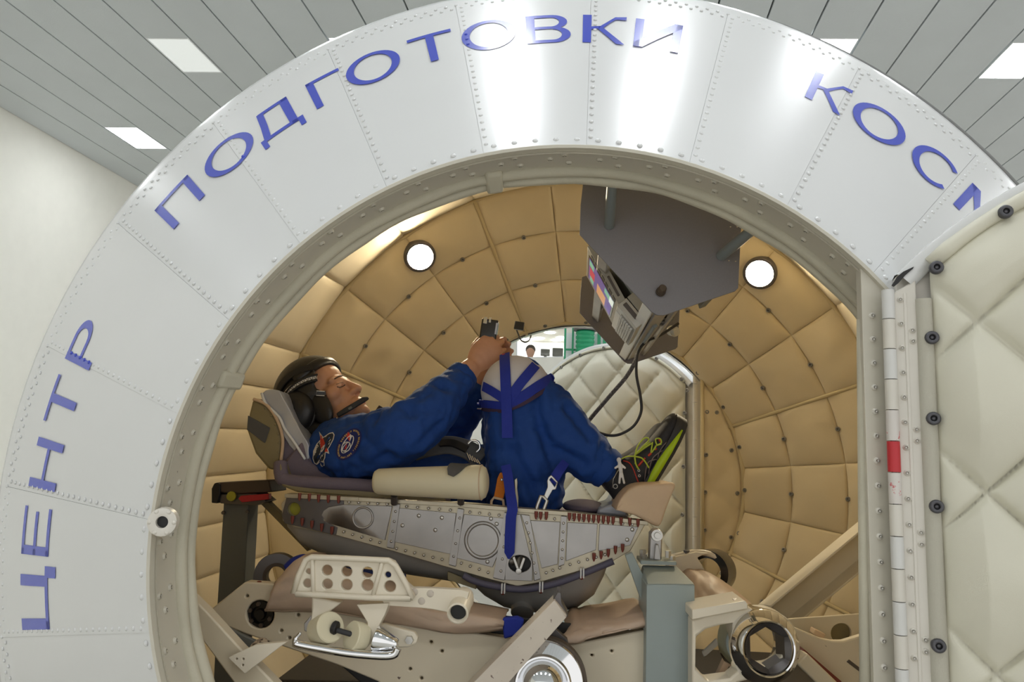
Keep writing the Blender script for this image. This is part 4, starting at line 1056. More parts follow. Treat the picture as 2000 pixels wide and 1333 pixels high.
# long link from the pedal to the pipe socket
lk = ppx(c3([(1355, 740), (1500, 738), (1678, 755), (1760, 770)]), YP + .05)
bm = bmesh.new(); prism(bm, ppx(c3([(1330, 705), (1370, 740), (1500, 742), (1678, 752), (1730, 765), (1700, 880), (1600, 895), (1500, 875), (1390, 862), (1200, 850), (1180, 820), (1370, 815)]), YP + .01), (0, .02, 0)); obj('link', bm, 'cream_cast', ped, bevel=.0015)
for (x, y) in ((1385, 765), (1485, 775), (1430, 822)): pts_lathe('link_dimple', *c3([(x, y)])[0], YP + .0095, [(0, -.0005), (.006, .0005), (.007, -.001)], 'chipped', ped, smooth=180)
s0, s1 = W(*c4([(150, 790)])[0], YP + .07), W(*c4([(108, 903)])[0], YP - .02)
bm = bmesh.new(); d = s1 - s0; L = d.length
lathe(bm, [(.014, L - .02), (.0148, L - .003), (.0165, L), (.0192, L - .002), (.0198, L - .01), (.0195, .03), (.021, .02), (.018, 0), (0, -.004)], mx_at(s0, d), 32); obj('pipe_socket', bm, 'cream_cast', ped, 40)
bm = bmesh.new(); lathe(bm, [(0, L - .012), (.0146, L - .012)], mx_at(s0, d), 24); obj('bore', bm, 'black', ped)
# chrome handle
hd = bpy.data.objects.new('chrome_handle', None); t_ = link(hd, ped); hd.location = W(*c3([(900, 1170)])[0], YP - .01) - t_; WT[hd.name] = W(*c3([(900, 1170)])[0], YP - .01); hd['label'] = 'polished chrome bar handle with a tapered end'
bm = bmesh.new(); tube(bm, spline(ppx(c3([(668, 1022), (640, 1055), (634, 1085), (680, 1100), (780, 1118), (960, 1148), (1120, 1163), (1215, 1166), (1262, 1155), (1280, 1120)]), YP - .02), 6), [.003] * 6 + [.005] * 6 + [.0075] * 43, 12); obj('grip', bm, 'chrome', hd, 180)
p0, p1 = W(*c3([(1140, 1058)])[0], YP - .004), W(*c3([(1280, 1100)])[0], YP - .006); d = p1 - p0; L = d.length
bm = bmesh.new(); lathe(bm, [(0, 0), (.0225, 0), (.023, .004), (.011, L - .002), (.009, L), (0, L)], mx_at(p0, d), 28); obj('tapered_end', bm, 'chrome', hd, 40)
# ------------------------------------------------------------------ diagonal chipped bar with chrome roller
db = thing('diagonal_bar', 'chipped grey-white diagonal box bar crossing in front of the beam', 'bar', W(950, 1420, YP))
fr = [(1083, 1173), (1108, 1205), (935, 1400), (860, 1400)]
bm = bmesh.new(); prism(bm, ppx(fr, YP + .01), (0, .07, 0)); obj('box_tube', bm, 'chipped', db, 30, bevel=.003)
plate('end_cap', [(1080, 1172), (1089, 1157), (1096, 1158), (1097, 1178), (1110, 1204), (1107, 1207)], YP + .03, .06, 'dark_steel', db)
wh = bpy.data.objects.new('chrome_wheel', None); t_ = link(wh, db); wh.location = W(1058, 1440, YP + .05) - t_; WT[wh.name] = W(1058, 1440, YP + .05); wh['label'] = 'polished chrome wheel'
rw = 76 * (YP + .05) / PM
pts_lathe('disc', 1060, 1337, YP + .05, [(0, .040), (rw * .2, .037), (rw * .4, .028), (rw * .54, .016), (rw * .58, .012), (rw * .62, .022), (rw * .66, .022), (rw * .70, .010), (rw * .97, .004), (rw, -.002), (rw, -.05), (0, -.05)], 'chrome', wh, Vector((0, -1, .12)), 64)
pts_lathe('tyre', 1062, 1338, YP + .06, [(rw * .99, .0), (rw * 1.07, -.002), (rw * 1.08, -.05), (rw * .99, -.05)], 'brown_metal', wh, Vector((0, -1, .12)), 64, closed=True)
plate('wheel_bracket', [(1015, 1262), (1080, 1225), (1108, 1250), (1125, 1330), (1010, 1330)], YP + .13, .02, 'dark_steel', wh)
# ------------------------------------------------------------------ lug with chrome hexagon collar (right)
YH = 1.5
lug = thing('hex_collar_lug', 'cream lug arm ending in a chrome collar with a hexagonal bore', 'lug', W(1491, 1400, YH))
cx_, cy_ = 1491, 1262
arc = [(cx_ + 71 * math.cos(R(a)), cy_ + 71 * math.sin(R(a))) for a in range(-105, 120, 9)]
lugp = [(1352, 1212), (1380, 1202)] + [(1462, 1187)] + arc + [(1440, 1335), (1400, 1400), (1352, 1400)]
win_ = c5([(95, 905), (190, 830), (330, 790), (470, 768), (425, 860), (405, 960), (415, 1060), (445, 1160), (500, 1230), (420, 1300), (200, 1330), (90, 1200)])
plate('lug_plate', lugp, YH + .02, .05, 'cream_cast', lug, holes=[win_, cpx(cx_, cy_, 42, YH + .02, 32)], bevel=.004)
hexa = [Vector((.0405 * math.cos(R(30 + 60 * k)), .0405 * math.sin(R(30 + 60 * k)), 0)) for k in range(6)]
rr_ = 67 * YH / PM
pts_lathe('collar', cx_, cy_ + 1, YH + .02, [(rr_ * .66, .018), (rr_ * .70, .026), (rr_ * .74, .027), (rr_ * .97, .010), (rr_, .004), (rr_ * 1.0, -.06), (rr_ * .66, -.06)], 'chrome', lug, Vector((.12, -1, .05)), 72, closed=True, smooth=30)
bm = bmesh.new(); M4 = mx_at(W(cx_ + 3, cy_ + 1, YH + .02), Vector((.12, -1, .05))); ro = rr_ * .67; ri = rr_ * .56
n = 48; a = []; b = []; c_ = []; d_ = []
for k in range(n):
    t = 2 * math.pi * k / n; tt = (math.degrees(t) + 30) % 60 - 30; rh = ri * math.cos(R(30)) / math.cos(R(tt))
    for lst, r_, h_ in ((a, ro, .02), (b, ro * .97, .022), (c_, rh, .012), (d_, rh, -.03)): lst.append(bm.verts.new(M4 @ Vector((r_ * math.cos(t), r_ * math.sin(t), h_))))
for p_, q_ in ((a, b), (b, c_), (c_, d_)):
    for k in range(n): bm.faces.new((p_[k], p_[(k + 1) % n], q_[(k + 1) % n], q_[k]))
obj('hex_bore', bm, 'dark_steel', lug, 25)  # dark walls paint in the shade inside the open bore
plate('cap_strip', [(1352, 1192), (1455, 1174), (1461, 1182), (1461, 1190), (1352, 1212)], YH + .005, .10, 'cream_cast', lug, bevel=.002)
bt = pts_lathe('bolt', 1440, 1182, YH + .03, [(0, .010), (.009, .010), (.0095, .004), (.0095, 0), (0, 0)], 'dark_steel', lug, Vector((0, -.1, 1)), 6)
bm = bmesh.new(); box(bm, W(1440, 1182, YH + .02), .006, .003, .006); obj('bolt_mark', bm, 'red', bt)
plate('stay', [(1420, 1280), (1432, 1285), (1405, 1340), (1392, 1340)], YH + .09, .02, 'tan_leather', lug)
# arch bracket and leather behind the column
ar = thing('arch_bracket', 'cream arched bracket with a dark ring behind the grey column', 'bracket', W(1360, 1150, 1.95))
plate('arch', [(1305, 1092), (1360, 1079), (1385, 1082), (1376, 1084), (1362, 1090), (1372, 1105), (1385, 1132), (1350, 1160), (1310, 1160)], 1.93, .06, 'cream_cast', ar, bevel=.004)
pts_lathe('ring', 1385, 1118, 1.97, [(.034, .02), (.052, .02), (.054, .0), (.054, -.05), (.034, -.05)], 'black_gloss', ar, Vector((-.5, -1, .05)), 40, closed=True)
bm = bmesh.new(); tube(bm, spline(ppx([(1310, 1092), (1340, 1083), (1372, 1080), (1400, 1090), (1418, 1112), (1420, 1135)], 1.95), 6), .007, 8); obj('edge', bm, 'cream_cast', ar, 180)
pts_lathe('bolt', 1341, 1083, 1.95, [(0, .009), (.008, .009), (.0085, 0), (0, 0)], 'dark_steel', ar, Vector((0, 0, 1)), 6)
cover('leather_cover', 'brown leather cover stretched behind the chrome collar lug', [(1340, 1140), (1360, 1132), (1385, 1130), (1425, 1150), (1460, 1180)], [(1340, 1205), (1370, 1200), (1400, 1195), (1440, 1190), (1475, 1190)], 1.72, .2, slope=.1)
# ------------------------------------------------------------------ right diagonal channel beam and curved gusset
YD = 1.95
ch = thing('channel_beam', 'cream diagonal channel beam bolted against the lining on the right', 'beam', W(1500, 1250, YD))
def ledge(name, back, front, Yb, Yf, th, m):
    bm = bmesh.new(); q = [W(*back[0], Yb), W(*back[1], Yb), W(*front[1], Yf), W(*front[0], Yf)]
    a = [bm.verts.new(v) for v in q]; b = [bm.verts.new(v - Vector((0, 0, th))) for v in q]
    bm.faces.new(a); bm.faces.new(b[::-1])
    for k_ in range(4): bm.faces.new((a[k_], a[(k_ + 1) % 4], b[(k_ + 1) % 4], b[k_]))
    return obj(name, bm, m, ch, 30, bevel=.001)
ledge('flange', [(1481, 1181), (1810, 908)], [(1504, 1184), (1815, 923)], 2.03, 1.94, .006, 'cream_cast')
bm = bmesh.new(); prism(bm, ppx([(1500, 1186), (1815, 922), (1815, 985), (1538, 1214)], 1.99), (0, .01, 0)); obj('web', bm, 'cream_enamel', ch, bevel=.001)
ledge('flange', [(1532, 1209), (1815, 972)], [(1568, 1207), (1815, 1004)], 2.0, 1.94, .006, 'cream_enamel')
YG = 1.7
gu = thing('curved_gusset', 'cream curved gusset plate with slots at the right edge of the opening', 'bracket', W(1640, 1400, YG))
plate('back_plate', c5([(950, 735), (1650, 685), (1900, 680), (1900, 1700), (1100, 1000)]), YG + .08, .01, 'cream_enamel', gu, holes=[cpx(*c5([(1480, 870)])[0], 20, YG + .08, 24)])
plate('hole_backing', c5([(1350, 760), (1610, 760), (1610, 990), (1350, 990)]), YG + .1, .01, 'olive', gu)
plate('front_plate', c5([(1035, 815), (1190, 880), (1300, 925), (1400, 945), (1500, 945), (1600, 915), (1800, 850), (1900, 1000), (1900, 1800), (1500, 1700), (1075, 1010)]), YG, .02, 'cream_enamel', gu, bevel=.003)
plate('slot', c5([(1530, 1140), (1555, 1118), (1680, 1215), (1660, 1240)]), YG - .001, .002, 'dark_steel', gu)
bm = bmesh.new(); bar(bm, W(*c5([(1075, 1085)])[0], YG - .04), W(*c5([(1420, 1420)])[0], YG - .04), .03, .04); o_ = obj('lower_rail', bm, 'cream_enamel', gu, bevel=.004)
bm = bmesh.new(); bar(bm, W(*c5([(1085, 1025)])[0], YG - .02), W(*c5([(1440, 1330)])[0], YG - .02), .012, .03); obj('rail_gap', bm, 'red_brown', gu)
for (a, b) in (([(1200, 840)], [(1300, 880)]),): 
    bm = bmesh.new(); bar(bm, W(*c5(a)[0], YG + .05), W(*c5([(1300, 890)])[0], YG + .05), .012, .03); obj('slat', bm, 'tan_cloth', gu, bevel=.002)
# white letters plate glimpsed through the lug window
wp = thing('white_plate', 'small white plate glimpsed through the lug window', 'plate', W(1388, 1275, 1.8))
plate('sheet', c5([(150, 1050), (180, 1020), (290, 915), (315, 975), (190, 1085), (170, 1095)]), 1.8, .006, 'white_paint', wp)
# ------------------------------------------------------------------ left diagonal rails at the opening edge
lr = thing('entry_rail', 'cream diagonal entry rail with a drilled foot plate at the opening edge', 'rail', W(420, 1400, 1.42))
bm = bmesh.new(); prism(bm, ppx([(355, 1148), (403, 1195), (470, 1268), (540, 1340), (600, 1420), (520, 1420), (380, 1232)], 1.42), (0, .03, 0)); obj('rail', bm, 'cream_enamel', lr, bevel=.003)
plate('foot_plate', [(445, 1285), (500, 1260), (560, 1255), (550, 1262), (478, 1317)], 1.40, .014, 'cream_cast', lr, holes=[cpx(x, y, 2.5, 1.40, 8) for x, y in ((462, 1288), (475, 1288), (474, 1300))], bevel=.003)
mat('flaking', (.42, .33, .23), .7, wear=((.05, .03, .02), .52, 110), bump=.6, bscale=120)
pts_lathe('foot_boss', 508, 1268, 1.43, [(0, .02), (.012, .018), (.016, .010), (.017, -.01)], 'flaking', lr)
plate('back_plate', [(425, 1215), (470, 1240), (520, 1262), (490, 1275), (470, 1268)], 1.5, .01, 'dark_grey_paint', lr)
# dark floor pan deep inside the cabin
mat('floor_rubber', (.03, .025, .02), .8)
bm = bmesh.new(); zf = W(1000, 1420, 1.9).z
prism(bm, [Vector((-.75, 1.3, zf)), Vector((.80, 1.3, zf)), Vector((.85, 2.75, zf)), Vector((-.72, 2.75, zf))], (0, 0, -.02)); obj('floor_pan', bm, 'floor_rubber', cabin, bevel=.002)
# ================================================================== laptop bracket hanging from the rim
YM1 = 1.45; YM2 = YM1 / .613; VX, VY = 1132, 864
A_pl = [(1140, 348), (1134, 400), (1132, 458), (1150, 478), (1262, 598), (1272, 609), (1284, 616), (1298, 616), (1312, 611), (1436, 569), (1442, 563), (1448, 437), (1330, 380), (1202, 333), (1170, 338)]
mnt = thing('laptop_bracket', 'grey plate bracket on two tubes hanging from the opening rim', 'bracket', W(1290, 700, 1.9))
plate('side_plate', A_pl, YM1, .005, 'plate_grey', mnt, holes=[cpx(x, y, 1.5, YM1, 8) for x, y in ((1427, 443), (1440, 443), (1424, 509), (1437, 510))], bevel=.001)
# the far plate has the same outline, seen at its own depth
bm = bmesh.new(); off = [W(x, y, YM1) for x, y in A_pl]; s_ = W(VX, VY, YM2) - W(VX, VY, YM1)
prism(bm, [p + s_ for p in off], (0, .005, 0)); obj('side_plate', bm, 'plate_grey', mnt, bevel=.001)
for a, b in (((1197, 333), (1190, 440)), ((1490, 432), (1409, 500))):
    p, q = W(*a, 1.262), W(*b, YM1); bm = bmesh.new(); tube(bm, [p, q], [.0092, .0102], 20); tb = obj('hanger_tube', bm, 'tube_grey', mnt, 40)
    bm = bmesh.new(); lathe(bm, [(0, -.004), (.013, -.004), (.013, .006), (0, .006)], mx_at(p, q - p), 12); obj('tube_clamp', bm, 'dark_steel', tb)
pts_lathe('bolt', 1290, 571, YM1 - .002, [(0, .020), (.006, .020), (.0075, .018), (.0085, .004), (.0095, .004), (.0095, 0)], 'brown_metal', mnt, Vector((.12, -1, .25)), 16)
pts_lathe('bolt', 1178, 352, YM1 - .002, [(0, .018), (.007, .016), (.009, 0)], 'black', mnt, seg=12)
Vd = lambda p, Y: None
def toV(x, y, Y): # point straight behind pixel (x, y) of the near plate at depth Y (the bracket runs along its own axis)
    p = W(x, y, YM1); k = (Y - YM1) / (YM2 - YM1); return p + s_ * k
# white channel between the plates along the lower corner, cross channels
def longbar(name, px, wpx, hpx, y0, y1, m):
    bm = bmesh.new(); a = [toV(px[0] + dx, px[1] + dy, y0) for dx, dy in ((0, 0), wpx, (wpx[0] + hpx[0], wpx[1] + hpx[1]), hpx)]; e = toV(*px, y1) - toV(*px, y0)
    prism(bm, a, e); return obj(name, bm, m, mnt, 30, bevel=.002)
longbar('channel', (1256, 588), (20, 18), (6, -6), YM1 + .006, YM2 - .002, 'white_paint')
longbar('channel', (1284, 606), (34, -14), (-2, -5), YM1 + .006, YM2 - .002, 'galv')
longbar('channel', (1330, 592), (10, -4), (-3, -9), YM1 + .006, YM2 - .002, 'galv')
longbar('spacer', (1405, 560), (16, -6), (-4, -14), YM1 + .006, YM1 + .25, 'dark_grey_paint')
longbar('spacer', (1330, 586), (70, -28), (-2, -6), YM1 + .006, YM1 + .16, 'tube_grey')
longbar('spacer', (1170, 470), (20, 20), (10, -10), YM1 + .006, YM2 - .002, 'galv')
# clutter of connectors below
bm = bmesh.new()
for i in range(9):
    p = toV(1325 + 7 * (i % 4) + random.uniform(-3, 3), 575 - 3 * (i % 4), YM1 + .25 + .03 * (i // 3)); box(bm, p, .012, .02, .016 + .006 * (i % 3))
obj('connectors', bm, 'dark_steel', mnt, kind='stuff', bevel=.001)
pts_lathe('cable_gland', 1317, 648, 2.05, [(0, .016), (.009, .016), (.010, .004), (.014, .004), (.014, -.02)], 'steel', mnt, Vector((.3, -1, -.3)), 16)
# ------------------------------------------------------------------ laptop opened flat
mat('lap_grey', (.36, .36, .33), .45, var=.04); mat('lap_silver', (.58, .58, .55), .35, .3)
mat('scr_purple', (.05, .03, .12), .3, emit=(.16, .10, .34), es=.55); mat('scr_orange', (.3, .15, .05), .3, emit=(.75, .38, .18), es=.6)
mat('scr_green', (.1, .3, .2), .3, emit=(.25, .6, .4), es=.5); mat('scr_red', (.3, .03, .05), .3, emit=(.7, .05, .1), es=.5); mat('scr_white', (.5, .5, .5), .3, emit=(.7, .8, .7), es=.7)
lap = thing('laptop', 'grey rugged laptop opened flat inside the grey hanging bracket', 'laptop', W(1215, 600, 1.8))
Y0 = 1.66
P00 = W(1147, 481, Y0); P10 = W(1208, 594, Y0); P20 = W(1246, 640, Y0)
dpt = (s_ / s_.y)
def slab(name, a, b, y0, y1, th, m, parent, push=0, bev=.002, **kw):
    e1 = (b - a).normalized(); n = Vector((-e1.z, 0, e1.x)); n = n if n.x > 0 else -n       # n points up and right, behind the screen
    bm = bmesh.new(); q = [a + n * push, b + n * push, b + n * (push + th), a + n * (push + th)]
    prism(bm, [p + dpt * y0 for p in q], dpt * (y1 - y0)); return obj(name, bm, m, parent, 30, bevel=bev, **kw)
lid = slab('lid', P00, P10, 0, .30, .018, 'lap_grey', lap)
L_ = lambda t: P00.lerp(P10, t)
slab('screen', L_(.07), L_(.90), .045, .27, .001, 'black_gloss', lap, -.001, 0)
for (t0, t1, y0, y1, m) in ((.10, .86, .055, .262, 'scr_purple'), (.12, .26, .06, .11, 'scr_green'), (.14, .30, .12, .20, 'scr_red'), (.16, .28, .205, .255, 'scr_green'), (.40, .68, .15, .255, 'scr_orange'), (.62, .80, .06, .11, 'scr_green'), (.74, .86, .15, .22, 'scr_purple'), (.78, .90, .055, .12, 'scr_white')):
    slab('screen_window', L_(t0), L_(t1), y0, y1, .0006, m, lap, -.0016 - (.0004 if m != 'scr_purple' else 0), 0)
for i in range(7): slab('vent_slot', L_(.14 + .115 * i), L_(.14 + .115 * i + .085), .008, .034, .001, 'black', lap, -.001, 0)
base = slab('base', P10, P20, 0, .30, .026, 'lap_silver', lap, -.004)
B_l = lambda t: P10.lerp(P20, t)
slab('palm_rest', B_l(.02), B_l(.25), .06, .28, .0015, 'panel_frame', lap, -.0055, .0005)
bm = bmesh.new(); e1 = (P20 - P10).normalized(); n = Vector((-e1.z, 0, e1.x)); n = n if n.x > 0 else -n
for i in range(6):
    for j in range(14):
        c = B_l(.32 + i * .105) + dpt * (.05 + j * .0165) - n * .007
        bar(bm, c - e1 * .0028, c + e1 * .0028, .011, .004, dpt)
obj('keys', bm, 'lap_silver', lap, kind='stuff')
slab('keyboard_bed', B_l(.27), B_l(.96), .035, .29, .001, 'lap_grey', lap, -.0048, 0)
slab('battery_bay', P10, P20, .0, .004, .03, 'lap_grey', lap, .024)
slab('tray', L_(.35), P20 + e1 * .02, .02, .5, .01, 'tube_grey', lap, .03)
slab('side_slot', B_l(.1), B_l(.75), -.001, .004, .010, 'dark_steel', lap, .006)
slab('side_slot', L_(.55), L_(.9), -.001, .004, .006, 'dark_steel', lap, .006)
# ------------------------------------------------------------------ cables
cb = thing('cable', 'black cable hanging in a loop from the laptop bracket', 'cable', W(1240, 850, 2.0))
bm = bmesh.new(); tube(bm, spline([W(1325, 632, 2.0), W(1290, 655, 1.98), W(1262, 668, 1.96), W(1246, 690, 1.95), W(1243, 730, 1.95), W(1251, 775, 1.95), W(1252, 805, 1.95), W(1238, 832, 1.95), W(1213, 848, 1.96), W(1190, 851, 1.97), W(1165, 844, 2.0), W(1145, 838, 2.05)], 8), .0036, 10); obj('sheath', bm, 'rubber', cb, 180)
mat('braid', (.10, .10, .11), .5, weave=700, bump=.8, wear=((.32, .31, .30), .55, 260))
cb2 = thing('cable', 'grey braided cable slanting from the laptop bracket to the knee', 'cable', W(1190, 780, 2.05))
bm = bmesh.new(); tube(bm, spline([W(1245, 690, 2.0), W(1240, 708, 2.0), W(1222, 738, 2.02), W(1190, 775, 2.04), W(1155, 816, 2.06), W(1135, 842, 2.08)], 8), .0055, 10); obj('sheath', bm, 'braid', cb2, 180)
# little black microphone box with a wire on the lining
pbx = W(1014, 637, 2.85)
mic = thing('lining_microphone', 'small black box with a looped wire on the lining edge', 'microphone', pbx)
bm = bmesh.new(); box(bm, pbx, .036, .02, .030, Matrix.Rotation(R(8), 3, 'Y')); obj('case', bm, 'black', mic, bevel=.002)
bm = bmesh.new(); tube(bm, spline([W(1009, 645, 2.83), W(1013, 655, 2.83), W(1017, 664, 2.83), W(1026, 669, 2.83), (W(1034, 664, 2.85)), W(1037, 656, 2.9)], 6), .0028, 8); obj('wire', bm, 'rubber', mic, 180)
# ================================================================== reclining person
mat('skin', (.58, .31, .19), .5, bump=.12, bscale=260, var=.07, vscale=30, sss=.12)
mat('suit_blue', (.004, .05, .255), .8, bump=.35, bscale=700, var=.12, vscale=10)
mat('leather_black', (.014, .013, .013), .38, bump=.35, bscale=90)
mat('mesh_black', (.02, .019, .018), .6, weave=900, bump=.9)
mat('lip', (.42, .17, .13), .45); mat('brow_hair', (.10, .055, .03), .8); mat('eye_dark', (.02, .012, .01), .2)
mat('cap_white', (.62, .62, .66), .7, bump=.4, bscale=25, var=.05)
mat('hem_plum', (.06, .035, .07), .8)
mat('shoe_black', (.016, .016, .019), .6, bump=.4, bscale=600)
mat('lime', (.42, .60, .01), .5); mat('lace', (.45, .55, .05), .6); mat('shoe_stripe', (.22, .17, .16), .6); mat('shoe_red', (.55, .05, .03), .5)
mat('patch_navy', (.012, .02, .13), .8); mat('patch_gold', (.50, .34, .12), .7); mat('patch_white', (.75, .73, .70), .7); mat('patch_red', (.60, .05, .03), .7); mat('patch_dark', (.02, .03, .05), .7)
from mathutils.bvhtree import BVHTree
per = thing('person', 'person in a blue flight suit and black leather helmet reclining on the couch', 'person', W(850, 1000, 2.05))
def capsule(bm, pts, seg=16):
    P = [p for p, r in pts]; rr_ = [r for p, r in pts]
    tube(bm, P, rr_, seg)
    for p, r in ((P[0], rr_[0]), (P[-1], rr_[-1])): ellipsoid(bm, p, r, r, r, None, 14, 8)
    for p, r in pts[1:-1]: ellipsoid(bm, p, r * .98, r * .98, r * .98, None, 12, 8)
def LP(*t): return [(W(x, y, Y), r) for x, y, Y, r in t]
# ---- head frame
HC = W(625, 778, 2.03); YAW = R(14); TIL = R(0)
uu = Vector((-.68, 0, .73)).normalized(); ff = Vector((.73, 0, .68)).normalized(); ss = Vector((0, -1, 0))
f2 = ff * math.cos(YAW) + ss * math.sin(YAW); s2 = ss * math.cos(YAW) - ff * math.sin(YAW)
RB = R(12); s3 = s2 * math.cos(RB) + uu * math.sin(RB); u3 = uu * math.cos(RB) - s2 * math.sin(RB)
HM = Matrix((f2, s3, u3)).transposed()                      # local (front, near side, up)
HL = lambda f, s, u: HC + HM @ Vector((f, s, u))
def hell(bm, f, s, u, a, b, c, n=18): ellipsoid(bm, HL(f, s, u), a, b, c, HM, n, 12)
# ---- body: one continuous skin surface
bm = bmesh.new()
hell(bm, -.012, 0, .028, .094, .074, .090); hell(bm, .040, 0, .030, .045, .058, .052); hell(bm, .042, 0, -.035, .042, .054, .058)
hell(bm, .036, 0, -.086, .050, .046, .032); hell(bm, .078, 0, -.116, .020, .022, .019); hell(bm, .072, 0, -.010, .020, .045, .020); hell(bm, .060, 0, -.060, .026, .040, .034)
for s in (-1, 1):
    hell(bm, .056, s * .040, -.038, .022, .020, .022); hell(bm, -.005, s * .046, -.078, .022, .014, .024)
    hell(bm, .074, s * .031, -.026, .0125, .0155, .0105)     # closed upper lids
    hell(bm, .092, s * .0115, -.0600, .0110, .0080, .0080)   # nostril wings
    hell(bm, .072, s * .034, -.008, .012, .018, .0085)
tube(bm, [HL(.083 - abs(s) * .22, s, -.009 - abs(s) * .08) for s in (-.042, -.02, 0, .02, .042)], [.008, .0100, .009, .0100, .008], 10)
tube(bm, [HL(.084, 0, -.016), HL(.091, 0, -.030), HL(.099, 0, -.046), HL(.104, 0, -.057)], [.008, .0088, .0102, .0112], 12); hell(bm, .1040, 0, -.0575, .0118, .0122, .0108)
hell(bm, .078, 0, -.090, .020, .030, .022)
tube(bm, [HL(.091 - abs(s) * .35, s, -.0825 - abs(s) * .1) for s in (-.024, -.012, 0, .012, .024)], [.003, .006, .0062, .006, .003], 8)
tube(bm, [HL(.090 - abs(s) * .35, s, -.0965 - abs(s) * .02) for s in (-.022, -.011, 0, .011, .022)], [.003, .0065, .0072, .0065, .003], 8)
capsule(bm, [(HL(-.02, 0, -.06), .052), (W(662, 835, 2.05), .055), (W(690, 868, 2.06), .07), (W(760, 900, 2.07), .085), (W(880, 938, 2.07), .075), (W(990, 955, 2.07), .085)])
capsule(bm, [(W(672, 872, 2.05), .05)] + LP((655, 885, 1.93, .05), (800, 850, 1.81, .04), (870, 775, 1.88, .035), (905, 736, 1.935, .029), (918, 722, 1.945, .028)))
capsule(bm, [(W(680, 868, 2.1), .05)] + LP((690, 862, 2.25, .05), (880, 850, 2.29, .04), (935, 760, 2.18, .03), (955, 730, 2.12, .027)))
for Y, hx in ((1.95, 0), (2.2, -12)):
    capsule(bm, [(W(1000, 955, 2.07), .08)] + LP((1028 + hx, 962, Y, .075), (1015 + hx, 840, Y - .02, .06), (1006 + hx, 760, Y - .03, .05), (1090 + hx, 840, Y - .03, .05), (1180 + hx * .5, 911, Y - .03, .034), (1215 + hx * .3, 950, Y - .03, .036)))
# right hand closed round the device
def finger(bm, pts, r): capsule(bm, [(p, r * (1 - .13 * i)) for i, p in enumerate(pts)], 10)
pal = W(944, 692, 1.955)
fwd = (W(965, 668, 1.955) - W(918, 722, 1.945)).normalized(); acr = Vector((.72, .0, -.69)); bk = Vector((0, 1, 0))
hm = Matrix((fwd, acr, fwd.cross(acr))).transposed()
ellipsoid(bm, pal, .046, .038, .019, hm); ellipsoid(bm, pal + fwd * .016 + acr * .004, .034, .041, .017, hm); ellipsoid(bm, pal - fwd * .02, .032, .031, .02, hm)
kn = [W(946, 660, 1.955), W(961, 663, 1.955), W(973, 673, 1.957), W(979, 687, 1.96)]
for i, k_ in enumerate(kn):
    L = (.040, .044, .041, .033)[i]
    finger(bm, [k_ - fwd * .02, k_ + Vector((0, .004, 0)), k_ + fwd * L * .35 + Vector((0, L * .75, 0)), k_ - fwd * L * .20 + Vector((0, L * 1.35, 0)), k_ - fwd * L * .75 + Vector((0, L * 1.1, 0))], (.0098, .0102, .0098, .0088)[i])
finger(bm, [pal - fwd * .025 - acr * .018 + Vector((0, .012, 0)), pal - acr * .036 + Vector((0, .022, 0)), pal + fwd * .018 - acr * .040 + Vector((0, .034, 0)), pal + fwd * .040 - acr * .030 + Vector((0, .044, 0))], .0115)
# left hand behind it, fingertips showing past the knee
pl2 = W(968, 700, 2.075); f2_ = (W(1002, 672, 2.03) - W(955, 730, 2.12)).normalized(); a2_ = Vector((.55, .1, -.83)).normalized()
hm2 = Matrix((f2_, a2_, f2_.cross(a2_))).transposed(); ellipsoid(bm, pl2, .044, .037, .016, hm2); ellipsoid(bm, pl2 - f2_ * .03, .03, .028, .02, hm2)
for (a, b, c) in (((974, 676), (980, 664), (986, 662)), ((980, 682), (988, 673), (995, 672)), ((982, 692), (992, 686), (1000, 686)), ((980, 702), (990, 700), (996, 697))):
    finger(bm, [W(*a, 2.06), W((a[0] + b[0]) / 2 + 2, (a[1] + b[1]) / 2, 2.045), W(*b, 2.02), W(*c, 2.00)], .0108)
finger(bm, [pl2 - f2_ * .02 - a2_ * .02, pl2 - a2_ * .036 + f2_ * .01, pl2 - a2_ * .036 + f2_ * .036, pl2 - a2_ * .022 + f2_ * .055], .0108)
me = eval_mesh(bm, [('r', 'REMESH', dict(mode='VOXEL', voxel_size=.0036)), ('s', 'SMOOTH', dict(iterations=3, factor=.5))], 'body')
mobj('body', me, 'skin', per, 180)
# ---- face details
bvb = BVHTree.FromPolygons([v.co.copy() for v in me.vertices], [list(p.vertices) for p in me.polygons])
def hit(bv, px, py):
    d = ray(px, py).normalized(); r_ = bv.ray_cast(Vector((0, 0, H)), d); return r_[0], r_[1]
def drape(bv, pts, off=.001):
    out = []; nn = []
    for x, y in pts:
        p, n = hit(bv, x, y)
        if p is None: continue
        if n.dot(ray(x, y)) > 0: n = -n
        out.append(p + n * off); nn.append(n)
    return out, nn
def drape_tube(name, bv, pts, r, m, parent, off=.0, k=4, **kw):
    P, N = drape(bv, [(p.x, p.y) for p in spline([Vector((x, y, 0)) for x, y in pts], k)], off)
    if len(P) < 2: return None
    bm = bmesh.new(); tube(bm, P, r if not isinstance(r, (list, tuple)) else [r[0] + (r[1] - r[0]) * i / (len(P) - 1) for i in range(len(P))], 6); return obj(name, bm, m, parent, 180, **kw)
drape_tube('eyebrow', bvb, [(653, 741), (662, 736), (672, 735), (680, 738)], [.0018, .003], 'brow_hair', per, .0004)
drape_tube('eyelashes', bvb, [(658, 756), (664, 757), (670, 755), (674, 752)], .0013, 'eye_dark', per, .0002)
drape_tube('eyelid_crease', bvb, [(656, 751), (663, 749), (670, 747)], .0007, 'brow_hair', per, 0)
drape_tube('nostril', bvb, [(703, 766), (706, 767), (708, 767)], .0018, 'eye_dark', per, -.0006)
drape_tube('lips', bvb, [(706, 786), (712, 787), (718, 788), (723, 788)], .0022, 'lip', per, 0)
